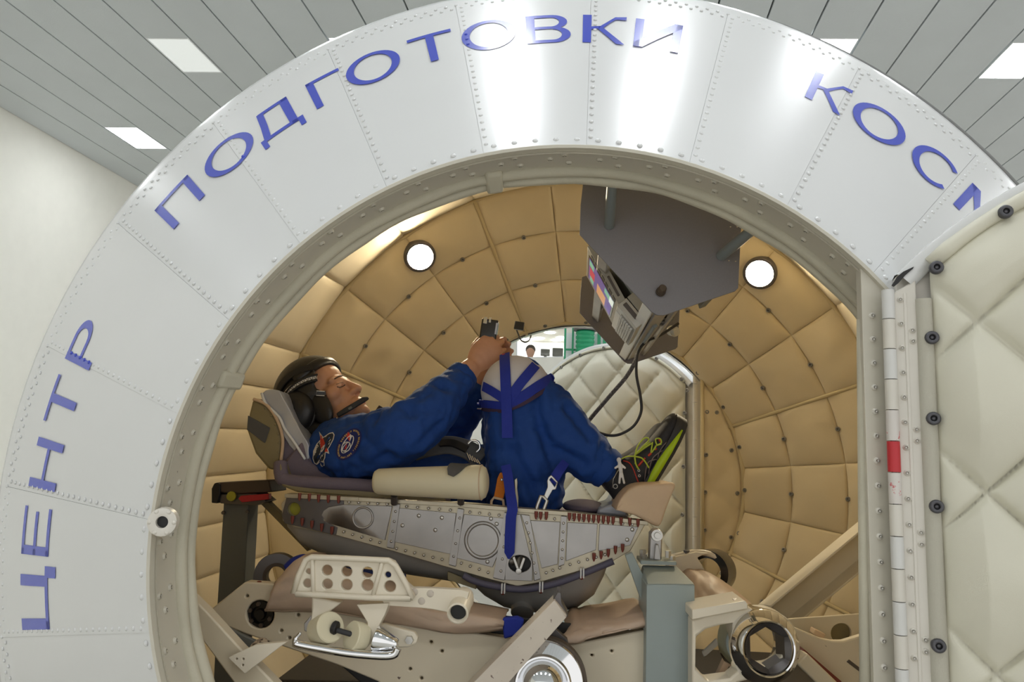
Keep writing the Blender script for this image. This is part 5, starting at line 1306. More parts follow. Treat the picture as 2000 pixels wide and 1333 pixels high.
# ---- flight suit: one loose garment
bm = bmesh.new()
capsule(bm, LP((668, 868, 2.06, .088), (740, 893, 2.07, .108), (800, 912, 2.07, .105), (880, 935, 2.07, .095), (1000, 950, 2.07, .115)))
capsule(bm, [(W(680, 868, 2.02), .085)] + LP((655, 884, 1.94, .078), (690, 880, 1.89, .085), (750, 862, 1.84, .078), (800, 842, 1.805, .070), (835, 810, 1.83, .063), (866, 778, 1.87, .055), (889, 752, 1.91, .045), (902, 737, 1.93, .037)))
capsule(bm, [(W(680, 868, 2.12), .085)] + LP((690, 862, 2.24, .08), (790, 862, 2.28, .07), (880, 850, 2.29, .06), (915, 800, 2.23, .05), (940, 755, 2.16, .04)))
for Y, hx, sc in ((1.95, 0, 1), (2.2, -14, .96)):
    capsule(bm, [(W(1000, 955, 2.07), .1)] + [(p, r * sc) for p, r in LP((1028 + hx, 960, Y, .100), (1025 + hx, 900, Y - .01, .101), (1015 + hx, 830, Y - .02, .092), (1008 + hx, 775, Y - .03, .080), (1012 + hx, 752, Y - .03, .074), (1040 + hx, 785, Y - .03, .076), (1078 + hx, 822, Y - .03, .076), (1118 + hx, 864, Y - .03, .070), (1155 + hx * .6, 896, Y - .03, .058), (1178 + hx * .5, 912, Y - .03, .048))])
me = eval_mesh(bm, [('r', 'REMESH', dict(mode='VOXEL', voxel_size=.0065)), ('s', 'SMOOTH', dict(iterations=5, factor=.5))], 'flight_suit')
ed = W(800, 842, 1.805)
CRE = [[(1043, 765, 1.85), (1052, 810, 1.85), (1064, 855, 1.85), (1092, 918, 1.86)], [(738, 818, 1.78), (748, 845, 1.78)], [(784, 785, 1.76), (803, 806, 1.75)], [(850, 738, 1.82), (866, 760, 1.82)], [(770, 905, 1.75), (815, 880, 1.74), (860, 835, 1.78)],
       [(640, 925, 1.86), (700, 905, 1.82), (760, 890, 1.77)], [(950, 830, 1.85), (955, 900, 1.85), (965, 960, 1.87)], [(1000, 880, 1.84), (1030, 930, 1.85), (1050, 985, 1.87)], [(1110, 800, 1.86), (1150, 850, 1.86)], [(1090, 880, 1.86), (1140, 905, 1.87)], [(668, 836, 1.93), (690, 860, 1.84)]]
CRP = []
for L in CRE:
    sp = spline([W(*q) for q in L], 10); CRP += sp
from mathutils.kdtree import KDTree
kd = KDTree(len(CRP))
for i, q in enumerate(CRP): kd.insert(q, i)
kd.balance()
NRM = [v.normal.copy() for v in me.vertices]
for v, n in zip(me.vertices, NRM):
    p = v.co.copy()
    # cloth folds: ridges round the elbow, the shoulder and the knee, softer elsewhere
    w_ = noise.noise(Vector((p.x * 9, p.y * 9, p.z * 9)))
    f_ = abs(noise.noise(Vector((p.x * 17 + w_, p.y * 7, p.z * 17 - w_)))) ** .7
    g_ = abs(noise.noise(Vector((p.x * 30 - w_ * 2, p.y * 12, p.z * 26 + w_ * 2)))) ** .6
    _, _, dd = kd.find(p)
    cr = -.011 * math.exp(-(dd / .011) ** 2) + .005 * math.exp(-((dd - .026) / .012) ** 2)
    v.co = p + n * (cr + .011 * (f_ - .35) + .006 * (g_ - .4) + .002 * noise.noise(p * 60))
me.update()
suit = mobj('flight_suit', me, 'suit_blue', per, 180)
bvs = BVHTree.FromPolygons([v.co.copy() for v in me.vertices], [list(p.vertices) for p in me.polygons])
# cuffs
bm = bmesh.new(); c_ = W(904, 734, 1.932); d = (W(925, 712, 1.945) - W(885, 757, 1.91)).normalized()
lathe(bm, [(.030, .010), (.037, .010), (.040, .0), (.041, -.018), (.036, -.022)], mx_at(c_, d), 28); obj('cuff', bm, 'suit_blue', suit, 60)
bm = bmesh.new(); c_ = W(1184, 916, 1.92); d = (W(1200, 932, 1.92) - W(1160, 898, 1.92)).normalized()
lathe(bm, [(.036, .014), (.047, .014), (.051, .004), (.052, -.012), (.048, -.02)], mx_at(c_, d), 28); obj('cuff', bm, 'suit_blue', suit, 60)
# ---- sleeve emblems
def decal(name, pts, m, off, parent, dens=3):
    cxp = sum(p[0] for p in pts) / len(pts); cyp = sum(p[1] for p in pts) / len(pts)
    dn = []
    for i in range(len(pts)):
        a, b = pts[i], pts[(i + 1) % len(pts)]
        for k in range(dens): dn.append((a[0] + (b[0] - a[0]) * k / dens, a[1] + (b[1] - a[1]) * k / dens))
    bm = bmesh.new(); rings = []
    p, n = hit(bvs, cxp, cyp)
    if p is None: bm.free(); return
    vw = Vector((0, 0, H)); ctr = bm.verts.new(p + (vw - p).normalized() * off)
    for s in (.35, .7, 1):
        row = []
        for x, y in dn:
            q, _ = hit(bvs, cxp + (x - cxp) * s, cyp + (y - cyp) * s)
            if q is None: q = p
            row.append(bm.verts.new(q + (vw - q).normalized() * off))
        rings.append(row)
    N = len(dn)
    for i in range(N): bm.faces.new((ctr, rings[0][i], rings[0][(i + 1) % N]))
    for a, b in zip(rings, rings[1:]):
        for i in range(N): bm.faces.new((a[i], b[i], b[(i + 1) % N], a[(i + 1) % N]))
    return obj(name, bm, m, parent, 180)
pa = lambda L: [(600 + .09 * x, 820 + .09 * y) for x, y in L]
o1 = decal('sleeve_patch', pa([(255, 255), (350, 380), (480, 290), (560, 275), (595, 330), (575, 430), (490, 590), (455, 640), (480, 745), (400, 715), (390, 830), (350, 930), (375, 1000), (320, 1030), (285, 990), (285, 920), (210, 985), (150, 950), (115, 850), (130, 680), (200, 530), (290, 430)]), 'patch_white', .0030, suit)
if o1:
    o1['label'] = 'white-edged dark emblem with red star shapes'
    decal('emblem_field', pa([(300, 440), (350, 400), (480, 310), (550, 295), (572, 335), (550, 430), (470, 590), (380, 720), (370, 830), (335, 900), (280, 900), (210, 965), (160, 935), (132, 845), (148, 690), (215, 540)]), 'patch_dark', .0036, o1)
    for L in ([(285, 330), (350, 410), (385, 520), (290, 640), (280, 480)], [(415, 600), (450, 700), (375, 700)]): decal('emblem_star', pa(L), 'patch_red', .0042, o1)
    decal('emblem_orbit', pa([(470, 380), (500, 370), (330, 700), (290, 890), (265, 880), (290, 690)]), 'suit_blue', .0040, o1)
E2 = lambda rx, ry, n=28, ph=0: [(681 + rx * math.cos(R(ph + 360 * k / n)) * math.cos(R(-58)) - ry * math.sin(R(ph + 360 * k / n)) * math.sin(R(-58)), 868 + rx * math.cos(R(ph + 360 * k / n)) * math.sin(R(-58)) + ry * math.sin(R(ph + 360 * k / n)) * math.cos(R(-58))) for k in range(n)]
o2 = decal('sleeve_patch', E2(35, 20), 'patch_navy', .0030, suit, 1)
if o2:
    o2['label'] = 'oval navy emblem with gold lettering ring and white globe'
    ro, ri = E2(31.5, 16.8, 44), E2(28, 13.6, 44)
    for k in range(0, 44):
        if k % 9 in (4,): continue
        a, b, c, d = ro[k], ro[(k + 1) % 44], ri[(k + 1) % 44], ri[k]
        t = .72 if k % 2 else .6
        L = [a, (a[0] + (b[0] - a[0]) * t, a[1] + (b[1] - a[1]) * t), (d[0] + (c[0] - d[0]) * t, d[1] + (c[1] - d[1]) * t), d]
        decal('emblem_letter', L, 'patch_gold', .0038, o2, 1)
    for (rx, ry, dx, dy) in ((19, 8.5, 0, 0), (10, 8, -3, 5), (10, 4, -3, 5)):
        ring = [(x + dx, y + dy) for x, y in E2(rx, ry, 24)]; P, N = drape(bvs, ring, .0042)
        bm = bmesh.new(); tube(bm, P, .0011, 6, closed=True); obj('emblem_globe', bm, 'patch_white', o2, 180)
    decal('emblem_swoosh', pa([(890, 265), (930, 320), (920, 480), (850, 370)]), 'patch_red', .0046, o2); decal('emblem_swoosh', pa([(930, 310), (975, 360), (925, 480), (920, 400)]), 'patch_white', .0044, o2)
    decal('emblem_swoosh', pa([(870, 510), (850, 620), (800, 660), (830, 580)]), 'patch_red', .0046, o2)
# ---- helmet
hel = bpy.data.objects.new('helmet', None); t_ = link(hel, per); hel.location = HC - t_; WT[hel.name] = Vector(HC)
HR = (.112, .094, .108); HO = Vector((-.014, 0, .020))
bm = bmesh.new(); nu, nv = 64, 40
def hpt(i, j, k=1.0):
    th = math.pi * j / nv; ph = 2 * math.pi * i / nu
    return HO + Vector((HR[0] * math.sin(th) * math.cos(ph), HR[1] * math.sin(th) * math.sin(ph), HR[2] * math.cos(th))) * k
def hkeep(p):
    side = min(1, abs(p.y) / .07)
    edge = .078 * (1 - side) + (.055 + .30 * p.z) * side
    return (p.x < edge or p.z > .060 - .0 * side) and p.z > -.085 + .25 * max(0, -p.x)
vv = {}
for j in range(nv):
    for i in range(nu):
        q = [(i, j), ((i + 1) % nu, j), ((i + 1) % nu, j + 1), (i, j + 1)]
        if sum(hkeep(hpt(*a)) for a in q) >= 3:
            vs_ = []
            for a in q:
                key = (0, a[1]) if a[1] in (0, nv) else a
                if key not in vv: vv[key] = bm.verts.new(HC + HM @ hpt(*a))
                if vv[key] not in vs_: vs_.append(vv[key])
            if len(vs_) > 2: bm.faces.new(vs_)
sh_ = obj('shell', bm, 'leather_black', hel, 180); md = sh_.modifiers.new('t', 'SOLIDIFY'); md.thickness = .006; md.offset = -1
md = sh_.modifiers.new('sm', 'SMOOTH'); md.iterations = 3
def hray(px, py, k=1.02):
    inv = HM.transposed(); o = inv @ (Vector((0, 0, H)) - HC) - HO; d = inv @ ray(px, py)
    S = Vector((1 / (HR[0] * k), 1 / (HR[1] * k), 1 / (HR[2] * k))); o = Vector((o.x * S.x, o.y * S.y, o.z * S.z)); d = Vector((d.x * S.x, d.y * S.y, d.z * S.z))
    a = d.dot(d); b = 2 * o.dot(d); c = o.dot(o) - 1; D = b * b - 4 * a * c
    t = (-b - math.sqrt(max(D, 0))) / (2 * a); return Vector((0, 0, H)) + ray(px, py) * t
hn = lambda p: (HM @ Vector([(HM.transposed() @ (p - HC) - HO)[i] / HR[i] ** 2 for i in range(3)])).normalized()
ch4 = lambda L: [(520 + .1576 * x, 690 + .1576 * y) for x, y in L]
# crown of perforated mesh above the lacing
up_ = [(q.x, q.y) for q in spline([Vector((x, y, 0)) for x, y in ch4([(165, 560), (230, 430), (340, 330), (480, 265), (620, 230)])], 5)]
lo_ = [(q.x, q.y) for q in spline([Vector((x, y, 0)) for x, y in ch4([(205, 590), (290, 480), (400, 400), (510, 345), (625, 320)])], 5)]
for nm, sft, wd, m, k in (('crown_mesh', (-4, -9), .020, 'mesh_black', 1.035), ('lace_strip', (1, 1), .012, 'patch_white', 1.03)):
    P = [hray(x + sft[0], y + sft[1], k) for x, y in (up_ if nm == 'crown_mesh' else [((a[0] * .35 + b[0] * .65), (a[1] * .35 + b[1] * .65)) for a, b in zip(up_, lo_)])]
    bm = bmesh.new(); ribbon(bm, P, [hn(p) for p in P], wd, .003); obj(nm, bm, m, hel, 60)
mid_ = [((a[0] * .35 + b[0] * .65) + 1, (a[1] * .35 + b[1] * .65) + 1) for a, b in zip(up_, lo_)]
Z = []
for i, (x, y) in enumerate(mid_):
    tx, ty = mid_[min(i + 1, len(mid_) - 1)][0] - mid_[max(i - 1, 0)][0], mid_[min(i + 1, len(mid_) - 1)][1] - mid_[max(i - 1, 0)][1]; l = math.hypot(tx, ty); sg = 4.6 if i % 2 else -4.6
    Z.append(hray(x - ty / l * sg, y + tx / l * sg, 1.075))
bm = bmesh.new(); tube(bm, Z, .0013, 6); obj('lacing', bm, 'black', hel, 60)
for sgn in (-1, 1):
    P = [hray(x, y, 1.06) for x, y in [(a[0] + 1 - sgn * .3, a[1] + 1 + sgn * 5.5) for a in mid_]]; bm = bmesh.new(); tube(bm, P, .003, 8); obj('lace_binding', bm, 'leather_black', hel, 180)
# ear cup, ear flap, brow band, neck curtain, chin strap
bm = bmesh.new(); ellipsoid(bm, HL(-.038, .080, -.018), .056, .032, .060, HM, 32, 20); obj('ear_cup', bm, 'leather_black', hel, 180)
bm = bmesh.new(); tube(bm, [HL(-.038 + .055 * math.cos(t), .074, -.018 + .059 * math.sin(t)) for t in [k * math.pi / 20 for k in range(40)]], .005, 8, closed=True); obj('ear_cup_rim', bm, 'leather_black', hel, 180)
bm = bmesh.new(); ellipsoid(bm, HL(-.038, -.080, -.018), .056, .032, .060, HM, 24, 14); obj('ear_cup', bm, 'leather_black', hel, 180)
bm = bmesh.new(); ellipsoid(bm, HL(.018, .066, -.050), .032, .014, .056, HM, 24, 14); obj('ear_flap', bm, 'leather_black', hel, 180)
bm = bmesh.new(); P = [HL(.086 * math.cos(t) - .004, .088 * math.sin(t), .060 - .022 * math.sin(t) ** 2) for t in [R(-80 + 8 * k) for k in range(21)]]
tube(bm, P, .009, 8, flat=1.6); obj('brow_band', bm, 'leather_black', hel, 180)
bm = bmesh.new(); tube(bm, spline([W(570, 812, 2.0), W(600, 835, 1.97), W(640, 842, 1.955), W(672, 832, 1.97), W(700, 826, 2.0), W(715, 826, 2.04)], 6), .017, 10, flat=1.3); obj('neck_curtain', bm, 'leather_black', hel, 180)
bm = bmesh.new(); tube(bm, [HL(.004, .072, -.06), HL(.02, .060, -.10), HL(.035, .03, -.128), HL(.038, 0, -.135), HL(.035, -.03, -.128)], .008, 8); obj('chin_strap', bm, 'leather_black', hel, 180)
bp = hray(626, 769, 1.06); bn = hn(bp); bm = bmesh.new(); fr_ = frame(bn)
tube(bm, [bp + fr_ @ Vector((x, y, .004)) for x, y in ((-.010, -.0055), (.010, -.0055), (.010, .0055), (-.010, .0055))], .0014, 6, closed=True); obj('buckle', bm, 'patch_white', hel, 60)
bm = bmesh.new(); ribbon(bm, [hray(x, y, 1.05) for x, y in ((600, 770), (612, 769), (626, 769), (636, 768))], [bn] * 4, .009, .002); obj('buckle_strap', bm, 'leather_black', hel, 60)
bm = bmesh.new(); dome(bm, mx_at(W(658, 819, 1.945), Vector((.2, -1, 0))), .004, .002, 12); obj('snap', bm, 'chrome', hel)
# headset booms
hs_ = bpy.data.objects.new('headset', None); t_ = link(hs_, per); hs_.location = W(690, 800, 1.95) - t_; WT[hs_.name] = W(690, 800, 1.95)
P = [W(660, 812, 1.945), W(675, 803, 1.942), W(695, 791, 1.945), W(710, 782, 1.955), W(718, 779, 1.965)]
bm = bmesh.new(); ribbon(bm, P, [Vector((0, -1, 0))] * 5, [.012, .0145, .0145, .0145, .008], .007); obj('microphone_boom', bm, 'rubber', hs_, 60, bevel=.003)
bm = bmesh.new(); box(bm, W(682, 799, 1.937), .016, .002, .006, Matrix.Rotation(R(-35), 3, 'Y')); obj('boom_plate', bm, 'dark_grey_paint', hs_, bevel=.0005)
bm = bmesh.new(); tube(bm, [W(728, 812, 2.07), W(738, 806, 2.07), W(744, 794, 2.07)], [.007, .009, .006], 10); obj('microphone_boom', bm, 'rubber', hs_, 60)
# ---- shoes
def shoe(heel, toe, upv, shin, wid, nm):
    """heel/toe: ends of the sole line, upv: away from the sole"""
    root = bpy.data.objects.new('sneaker', None); t_ = link(root, per); root.location = heel - t_; WT[root.name] = Vector(heel)
    Lv = toe - heel; ln = Lv.length; e = Lv / ln; u = (upv - e * upv.dot(e)).normalized(); s = e.cross(u); s = s if s.y < 0 else -s
    pr = [(0, .028, .062, .000), (.05, .034, .085, 0), (.15, .036, .100, 0), (.28, .037, .100, 0), (.40, .040, .088, 0), (.52, .044, .074, 0), (.65, .047, .061, 0), (.78, .047, .056, .001), (.88, .044, .053, .003), (.95, .037, .049, .006), (1.0, .022, .042, .012)]
    bm = bmesh.new(); rows = []
    for t, w_, h, z0_ in pr:
        c = heel + e * ln * t; row = []
        for k in range(24):
            a = 2 * math.pi * k / 24; x = math.copysign(abs(math.cos(a)) ** .8, math.cos(a)) * w_ * wid; y = math.sin(a)
            yy = z0_ + .010 + (h - .010 - z0_) * (.5 + .5 * math.copysign(abs(y) ** .85, y)); x *= 1 - .42 * max(0, (yy - .02) / .09) ** 1.2
            row.append(bm.verts.new(c + s * x + u * yy))
        rows.append(row)
    for a, b in zip(rows, rows[1:]):
        for k in range(24): bm.faces.new((a[k], a[(k + 1) % 24], b[(k + 1) % 24], b[k]))
    bm.faces.new(rows[0]); bm.faces.new(rows[-1][::-1])
    ank = heel + e * ln * .15 + u * .06; dk = (shin - ank); capsule(bm, [(ank, .036), (ank + dk * .5, .034), (ank + dk, .035)])
    me = eval_mesh(bm, [('r', 'REMESH', dict(mode='VOXEL', voxel_size=.0035)), ('s', 'SMOOTH', dict(iterations=6, factor=.5))], 'upper')
    mobj('upper', me, 'shoe_black', root, 180)
    # sole
    bm = bmesh.new(); outline = []
    for sg in (1, -1):
        seq = pr if sg > 0 else pr[::-1]
        outline += [(t, sg * (w_ * 1.04 + .001) * wid, z0_) for t, w_, h, z0_ in seq]
    n = len(outline); layers = [[bm.verts.new(heel + e * ln * t + s * x * k + u * (z0_ + zz)) for t, x, z0_ in outline] for zz, k in ((-.006, .93), (.0, 1.0), (.014, 1.02), (.022, .97))]
    for a, b in zip(layers, layers[1:]):
        for i in range(n): bm.faces.new((a[i], a[(i + 1) % n], b[(i + 1) % n], b[i]))
    bm.faces.new(layers[0]); bm.faces.new(layers[-1][::-1]); obj('sole', bm, 'rubber', root, 60)
    bm = bmesh.new(); seq = [p for p in pr if .12 < p[0] < .9]
    r1 = [bm.verts.new(heel + e * ln * t + s * ((w_ * 1.07 + .002) * wid) + u * (z0_ + .002)) for t, w_, h, z0_ in seq]
    r2 = [bm.verts.new(heel + e * ln * t + s * ((w_ * 1.05 + .0015) * wid) + u * (z0_ + .004 + .017 * math.sin(math.pi * min(1, max(0, (t - .1) / .8))))) for t, w_, h, z0_ in seq]
    for i in range(len(seq) - 1): bm.faces.new((r1[i], r1[i + 1], r2[i + 1], r2[i]))
    lm = obj('lime_wedge', bm, 'lime', root, 180); md = lm.modifiers.new('t', 'SOLIDIFY'); md.thickness = .004
    return root, BVHTree.FromPolygons([v.co.copy() for v in me.vertices], [list(p.vertices) for p in me.polygons]), me, (heel, e, u, s, ln)
upx = (W(1300 - 84, 898 - 54, 1.9) - W(1300, 898, 1.9))
rs_, bvsh, mesh_sh, (hh, e_, u_, s_s, ln_) = shoe(W(1240, 1002, 1.915), W(1343, 824, 1.915), upx, W(1186, 918, 1.92), 1.0, 'sneaker')
shoe(W(1222, 985, 2.165), W(1313, 842, 2.165), upx, W(1176, 914, 2.17), 1.0, 'sneaker')
cs = lambda L: [(1120 + .195 * x, 780 + .195 * y) for x, y in L]
for L in ([(1035, 370), (960, 410), (890, 480), (850, 560), (840, 640), (800, 820)], [(1040, 445), (940, 490), (850, 540), (790, 600), (760, 700), (740, 820)], [(1040, 525), (940, 545), (860, 570), (850, 680), (830, 820)], [(1000, 620), (880, 605), (800, 610), (740, 650), (710, 820)]):
    drape_tube('stripe', bvsh, cs(L), .0014, 'shoe_stripe', rs_, .0006)
drape_tube('trim', bvsh, cs([(500, 620), (560, 640), (600, 700), (625, 770), (650, 835)]), .0016, 'shoe_red', rs_, .0006)
for L in ([(720, 590), (650, 670)], [(780, 540), (750, 570)], [(830, 490), (815, 510)], [(880, 440), (860, 400)]): drape_tube('lace_loop', bvsh, cs(L), .0028, 'shoe_red', rs_, .001)
for L in ([(640, 690), (620, 570), (700, 500), (780, 440)], [(620, 570), (760, 470), (800, 450)], [(800, 440), (780, 540), (830, 470), (810, 510)], [(830, 470), (880, 440), (870, 400), (830, 410), (840, 460), (880, 450)], [(650, 700), (620, 640)]):
    drape_tube('lace', bvsh, cs(L), .0019, 'lace', rs_, .0035)
def pxtube(name, L, Y, r, m, parent): 
    bm = bmesh.new(); tube(bm, spline([W(x, y, Y) for x, y in cs(L)], 6), r, 6); return obj(name, bm, m, parent, 180)
pxtube('lace', [(615, 575), (640, 480), (700, 400), (745, 390), (750, 420), (690, 480), (620, 560)], 1.872, .0018, 'lace', rs_)
pxtube('lace', [(615, 575), (680, 590), (720, 630), (755, 690)], 1.862, .0019, 'lace', rs_)
pxtube('lace', [(615, 575), (540, 575), (480, 600)], 1.865, .0016, 'lace', rs_)
pxtube('lace', [(615, 575), (625, 650), (655, 705)], 1.86, .0019, 'lace', rs_)
for p_ in cs([(655, 715), (660, 768)]):
    q, n = hit(bvsh, *p_)
    if q: bm = bmesh.new(); n = -n if n.dot(ray(*p_)) > 0 else n; tube(bm, [q + n * .0012 + frame(n) @ Vector((.0026 * math.cos(t), .0026 * math.sin(t), 0)) for t in [k * .785 for k in range(8)]], .0008, 6, closed=True); obj('eyelet', bm, 'patch_white', rs_, 180)
# zip-pull charm shaped like a small white figure at the ankle
bm = bmesh.new(); YZ = 1.845
capsule(bm, [(W(*cs([(462, 640)])[0], YZ), .0045), (W(*cs([(475, 720)])[0], YZ), .005)]); ellipsoid(bm, W(*cs([(455, 610)])[0], YZ), .0055, .0055, .006)
for L in ([(465, 660), (420, 690)], [(470, 650), (515, 690)], [(470, 720), (460, 840)], [(480, 720), (508, 840)]): capsule(bm, [(W(*p, YZ), .0028) for p in cs(L)])
mobj('zip_pull', eval_mesh(bm, [('r', 'REMESH', dict(mode='VOXEL', voxel_size=.0011)), ('s', 'SMOOTH', dict(iterations=2, factor=.5))], 'zip_pull'), 'patch_white', per, 180, label='small white figure-shaped zip pull')
bm = bmesh.new(); q = W(*cs([(420, 875)])[0], 1.86); tube(bm, [q + Vector((.005 * math.cos(t), 0, .005 * math.sin(t))) for t in [k * .524 for k in range(12)]], .0011, 6, closed=True); tube(bm, [W(*p, 1.855) for p in cs([(450, 710), (400, 800), (390, 890)])], .0009, 6); obj('zip_ring', bm, 'steel', per, 180)
# ---- handheld device
dv = thing('handheld_device', 'black glossy handheld device gripped above the knees', 'device', W(955, 655, 1.965))
dc = W(955, 648, 1.968); dm = Matrix.Rotation(R(6), 3, 'Y')
bm = bmesh.new(); box(bm, dc, .044, .026, .062, dm); obj('case', bm, 'black_gloss', dv, bevel=.004)
bm = bmesh.new(); box(bm, dc + dm @ Vector((-.012, -.014, .026)), .010, .004, .018, dm); obj('key', bm, 'chrome', dv, bevel=.001)
bm = bmesh.new(); box(bm, dc + dm @ Vector((.0, -.014, .028)), .006, .004, .014, dm); obj('key', bm, 'chrome', dv, bevel=.001)
bm = bmesh.new(); box(bm, dc + dm @ Vector((.019, -.0135, .008)), .005, .003, .03, dm); obj('side_strip', bm, 'foil', dv, bevel=.0005)
# ---- white knee cap with blue webbing
KC = W(1008, 765, 1.92); KR = (.088, .098, .090)
def kray(px, py, k=1.0):
    o = Vector((0, 0, H)) - KC; d = ray(px, py); S = [1 / (r * k) for r in KR]; o = Vector([o[i] * S[i] for i in range(3)]); d2_ = Vector([d[i] * S[i] for i in range(3)])
    a = d2_.dot(d2_); b = 2 * o.dot(d2_); c = o.dot(o) - 1; D = b * b - 4 * a * c
    return Vector((0, 0, H)) + d * ((-b - math.sqrt(max(D, 0))) / (2 * a))
kn_ = lambda p: Vector([(p - KC)[i] / KR[i] ** 2 for i in range(3)]).normalized()
knee = thing('knee_restraint', 'white fabric knee cap with crossing blue webbing straps over the raised knees', 'restraint', KC)
PXU = 1 / (PM / 1.92)
bm = bmesh.new(); vv = {}
nu, nv = 60, 36
def kpt(i, j):
    th = math.pi * j / nv; ph = 2 * math.pi * i / nu; p = Vector((KR[0] * math.sin(th) * math.cos(ph), KR[1] * math.sin(th) * math.sin(ph), KR[2] * math.cos(th)))
    return KC + p * (1 + .02 * noise.noise(p * 40))
def kkeep(p):
    dx = (p.x - W(985, 765, 1.92).x) / PXU; dz = (p.z - W(985, 803, 1.92).z) / PXU        # px units above the V apex
    return dz > -dx * -.563 * -1 * -1 if False else (dz > .563 * dx and dz > -.09 * dx)
for j in range(nv):
    for i in range(nu):
        q = [(i, j), ((i + 1) % nu, j), ((i + 1) % nu, j + 1), (i, j + 1)]
        if sum(kkeep(kpt(*a)) for a in q) >= 3:
            vs_ = []
            for a in q:
                key = (0, a[1]) if a[1] in (0, nv) else a
                if key not in vv: vv[key] = bm.verts.new(kpt(*a))
                if vv[key] not in vs_: vs_.append(vv[key])
            if len(vs_) > 2: bm.faces.new(vs_)
o = obj('cap', bm, 'cap_white', knee, 180); md = o.modifiers.new('t', 'SOLIDIFY'); md.thickness = .003
def kstrap(name, pts, wd, m, k=1.02, th=.0022):
    P = [kray(q.x, q.y, k) for q in spline([Vector((x, y, 0)) for x, y in pts], 5)]; bm = bmesh.new(); ribbon(bm, P, [kn_(p) for p in P], wd, th); return obj(name, bm, m, knee, 60)
kstrap('hem', [(932, 798), (955, 801), (985, 803)], .010, 'hem_plum', 1.03); kstrap('hem', [(985, 803), (1020, 789), (1055, 768), (1084, 746)], .010, 'hem_plum', 1.03)
kstrap('webbing', [(932, 788), (955, 790), (985, 793)], .020, 'blue_web', 1.025); kstrap('webbing', [(988, 792), (1020, 775), (1050, 755), (1082, 736)], .024, 'blue_web', 1.025)
kstrap('webbing', [(944, 755), (962, 765), (985, 780)], .022, 'blue_web', 1.028); kstrap('webbing', [(992, 785), (1012, 755), (1028, 735), (1046, 714)], .024, 'blue_web', 1.028)
P = [kray(x, y, 1.04) for x, y in ((986, 693), (986, 705), (987, 725), (988, 750), (989, 775), (990, 795))]; N = [kn_(p) for p in P]
P += [W(990, 815, P[-1].y - .002), W(991, 856, P[-1].y - .002)]; N += [Vector((0, -1, 0))] * 2
bm = bmesh.new(); ribbon(bm, P, N, .0255, .003); obj('webbing', bm, 'blue_web', knee, 60)
bm = bmesh.new(); box(bm, W(984, 697, P[0].y - .006), .009, .003, .014); obj('tab', bm, 'red', knee, bevel=.0005)
# ---- lap straps fixed to the couch
st = thing('lap_strap', 'blue webbing strap hanging from the knees over the couch edge', 'strap', W(995, 1090, YS - .02))
P = [W(988, 910, 1.815), W(992, 930, 1.80), W(996, 960, 1.785), W(1000, 985, 1.765), W(1001, 997, 1.758), W(998, 1010, 1.762), (W(996, 1050, 1.764)), W(995, 1080, 1.766), W(994, 1092, 1.768)]
bm = bmesh.new(); ribbon(bm, P, [Vector((0, -1, .1))] * 9, [.023, .023, .023, .0235, .0235, .0235, .0235, .0225, .004], .003); obj('webbing', bm, 'blue_web', st, 60)
st2 = thing('lap_strap', 'short blue strap with a steel snap hook clipped beside the thigh', 'strap', W(1060, 998, 1.8))
bm = bmesh.new(); ribbon(bm, [W(1104, 904, 1.85), W(1092, 920, 1.82), W(1083, 935, 1.81), W(1078, 944, 1.805)], [Vector((0, -1, 0))] * 4, [.020, .022, .022, .022], .003); obj('webbing', bm, 'blue_web', st2, 60)
hk = lambda L: [(940 + .12 * x, 880 + .12 * y) for x, y in L]
bm = bmesh.new(); prism(bm, ppx(hk([(1090, 440), (1140, 400), (1250, 520), (1215, 640), (1160, 650), (1075, 800), (1000, 790), (1075, 600), (1070, 500)]), 1.795), (0, .006, 0), [ppx(hk([(1110, 480), (1140, 450), (1225, 535), (1195, 600)]), 1.795)]); obj('hook_body', bm, 'steel', st2, bevel=.0015)
bm = bmesh.new(); tube(bm, ppx(hk([(895, 970), (920, 880), (970, 745), (1010, 760), (1070, 820), (1020, 960)]), 1.795), .0042, 8); obj('snap_loop', bm, 'steel', st2, 60)
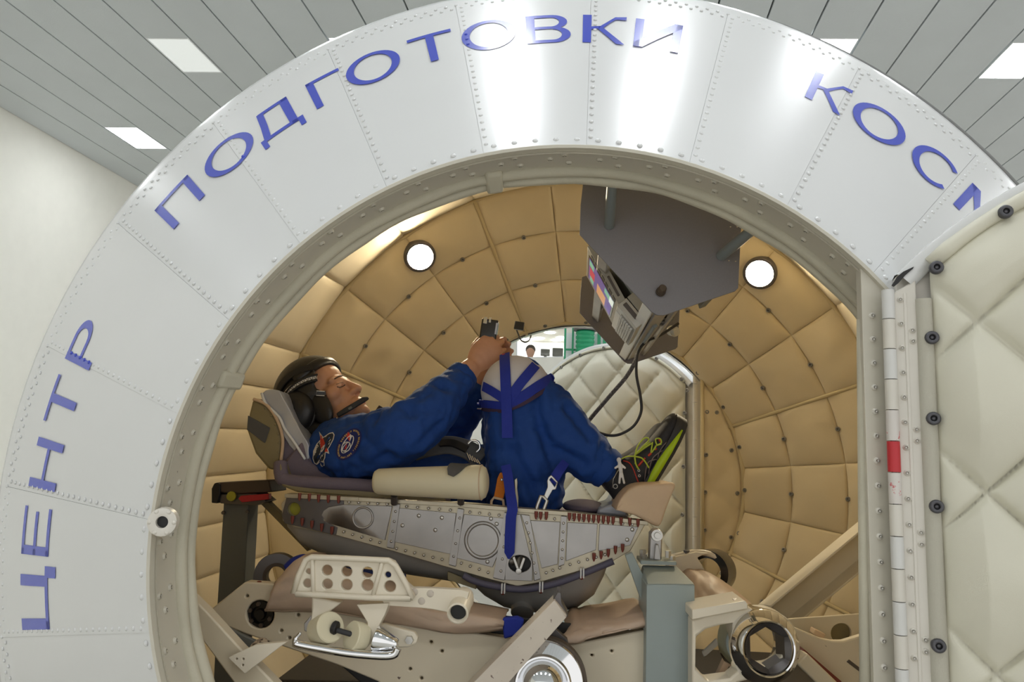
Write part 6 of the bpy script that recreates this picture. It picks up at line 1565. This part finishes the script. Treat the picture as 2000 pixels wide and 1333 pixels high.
bm = bmesh.new(); box(bm, W(1056, 998, 1.79), .016, .012, .006); obj('anchor', bm, 'steel', st2, bevel=.001)
st3 = thing('pull_tab', 'orange stitched fabric pull tab with ring beside the hip', 'tab', W(972, 990, 1.81))
plate('tab', hk([(300, 370), (330, 360), (380, 420), (390, 640), (360, 780), (330, 825), (200, 765), (220, 680), (260, 460)]), 1.812, .005, 'orange_cloth', st3)
bm = bmesh.new(); tube(bm, ppx(hk([(205, 770), (165, 830), (160, 900), (190, 960), (330, 960), (365, 890), (355, 810), (330, 800)]), 1.812), .003, 8, closed=True); obj('ring', bm, 'tan_cloth', st3, 180)
bm = bmesh.new(); dome(bm, mx_at(W(*hk([(335, 480)])[0], 1.81), Vector((0, -1, 0))), .004, .003, 12); obj('snap', bm, 'chrome', st3)
plate('pale_strap', hk([(540, 480), (580, 450), (590, 520), (585, 620), (605, 780), (600, 970), (580, 970), (545, 620)]), 1.80, .003, 'pale_metal', st3)
# ---- harness over the waist
hn_ = thing('chest_harness', 'black chest harness with metal buckle lying over the waist', 'harness', W(890, 900, 1.97))
bm = bmesh.new(); P = spline([W(815, 885, 1.93), W(845, 876, 1.92), W(880, 872, 1.92), W(915, 882, 1.92), W(940, 900, 1.92)], 5); ribbon(bm, P, [Vector((0, -.75, .65))] * len(P), .055, .008); obj('pad', bm, 'grey_velvet', hn_, 60, bevel=.002)
bm = bmesh.new(); P = spline([W(860, 868, 1.915), W(885, 868, 1.912), W(912, 880, 1.91)], 5); ribbon(bm, P, [Vector((0, -.75, .65))] * len(P), .020, .006); obj('strap', bm, 'black', hn_, 60)
bm = bmesh.new(); tube(bm, spline([W(914, 868, 1.9), W(922, 861, 1.9), W(934, 864, 1.9), W(937, 876, 1.9), W(930, 884, 1.9)], 5), .003, 8); obj('hook', bm, 'chrome', hn_, 180)
bm = bmesh.new()
for i in range(5): tube(bm, [W(912 + 5 * i, 886 + 3 * i, 1.9), W(918 + 5 * i, 900 + 2 * i, 1.895)], .0035, 8)
obj('buckle', bm, 'chrome', hn_, 60, kind='stuff')
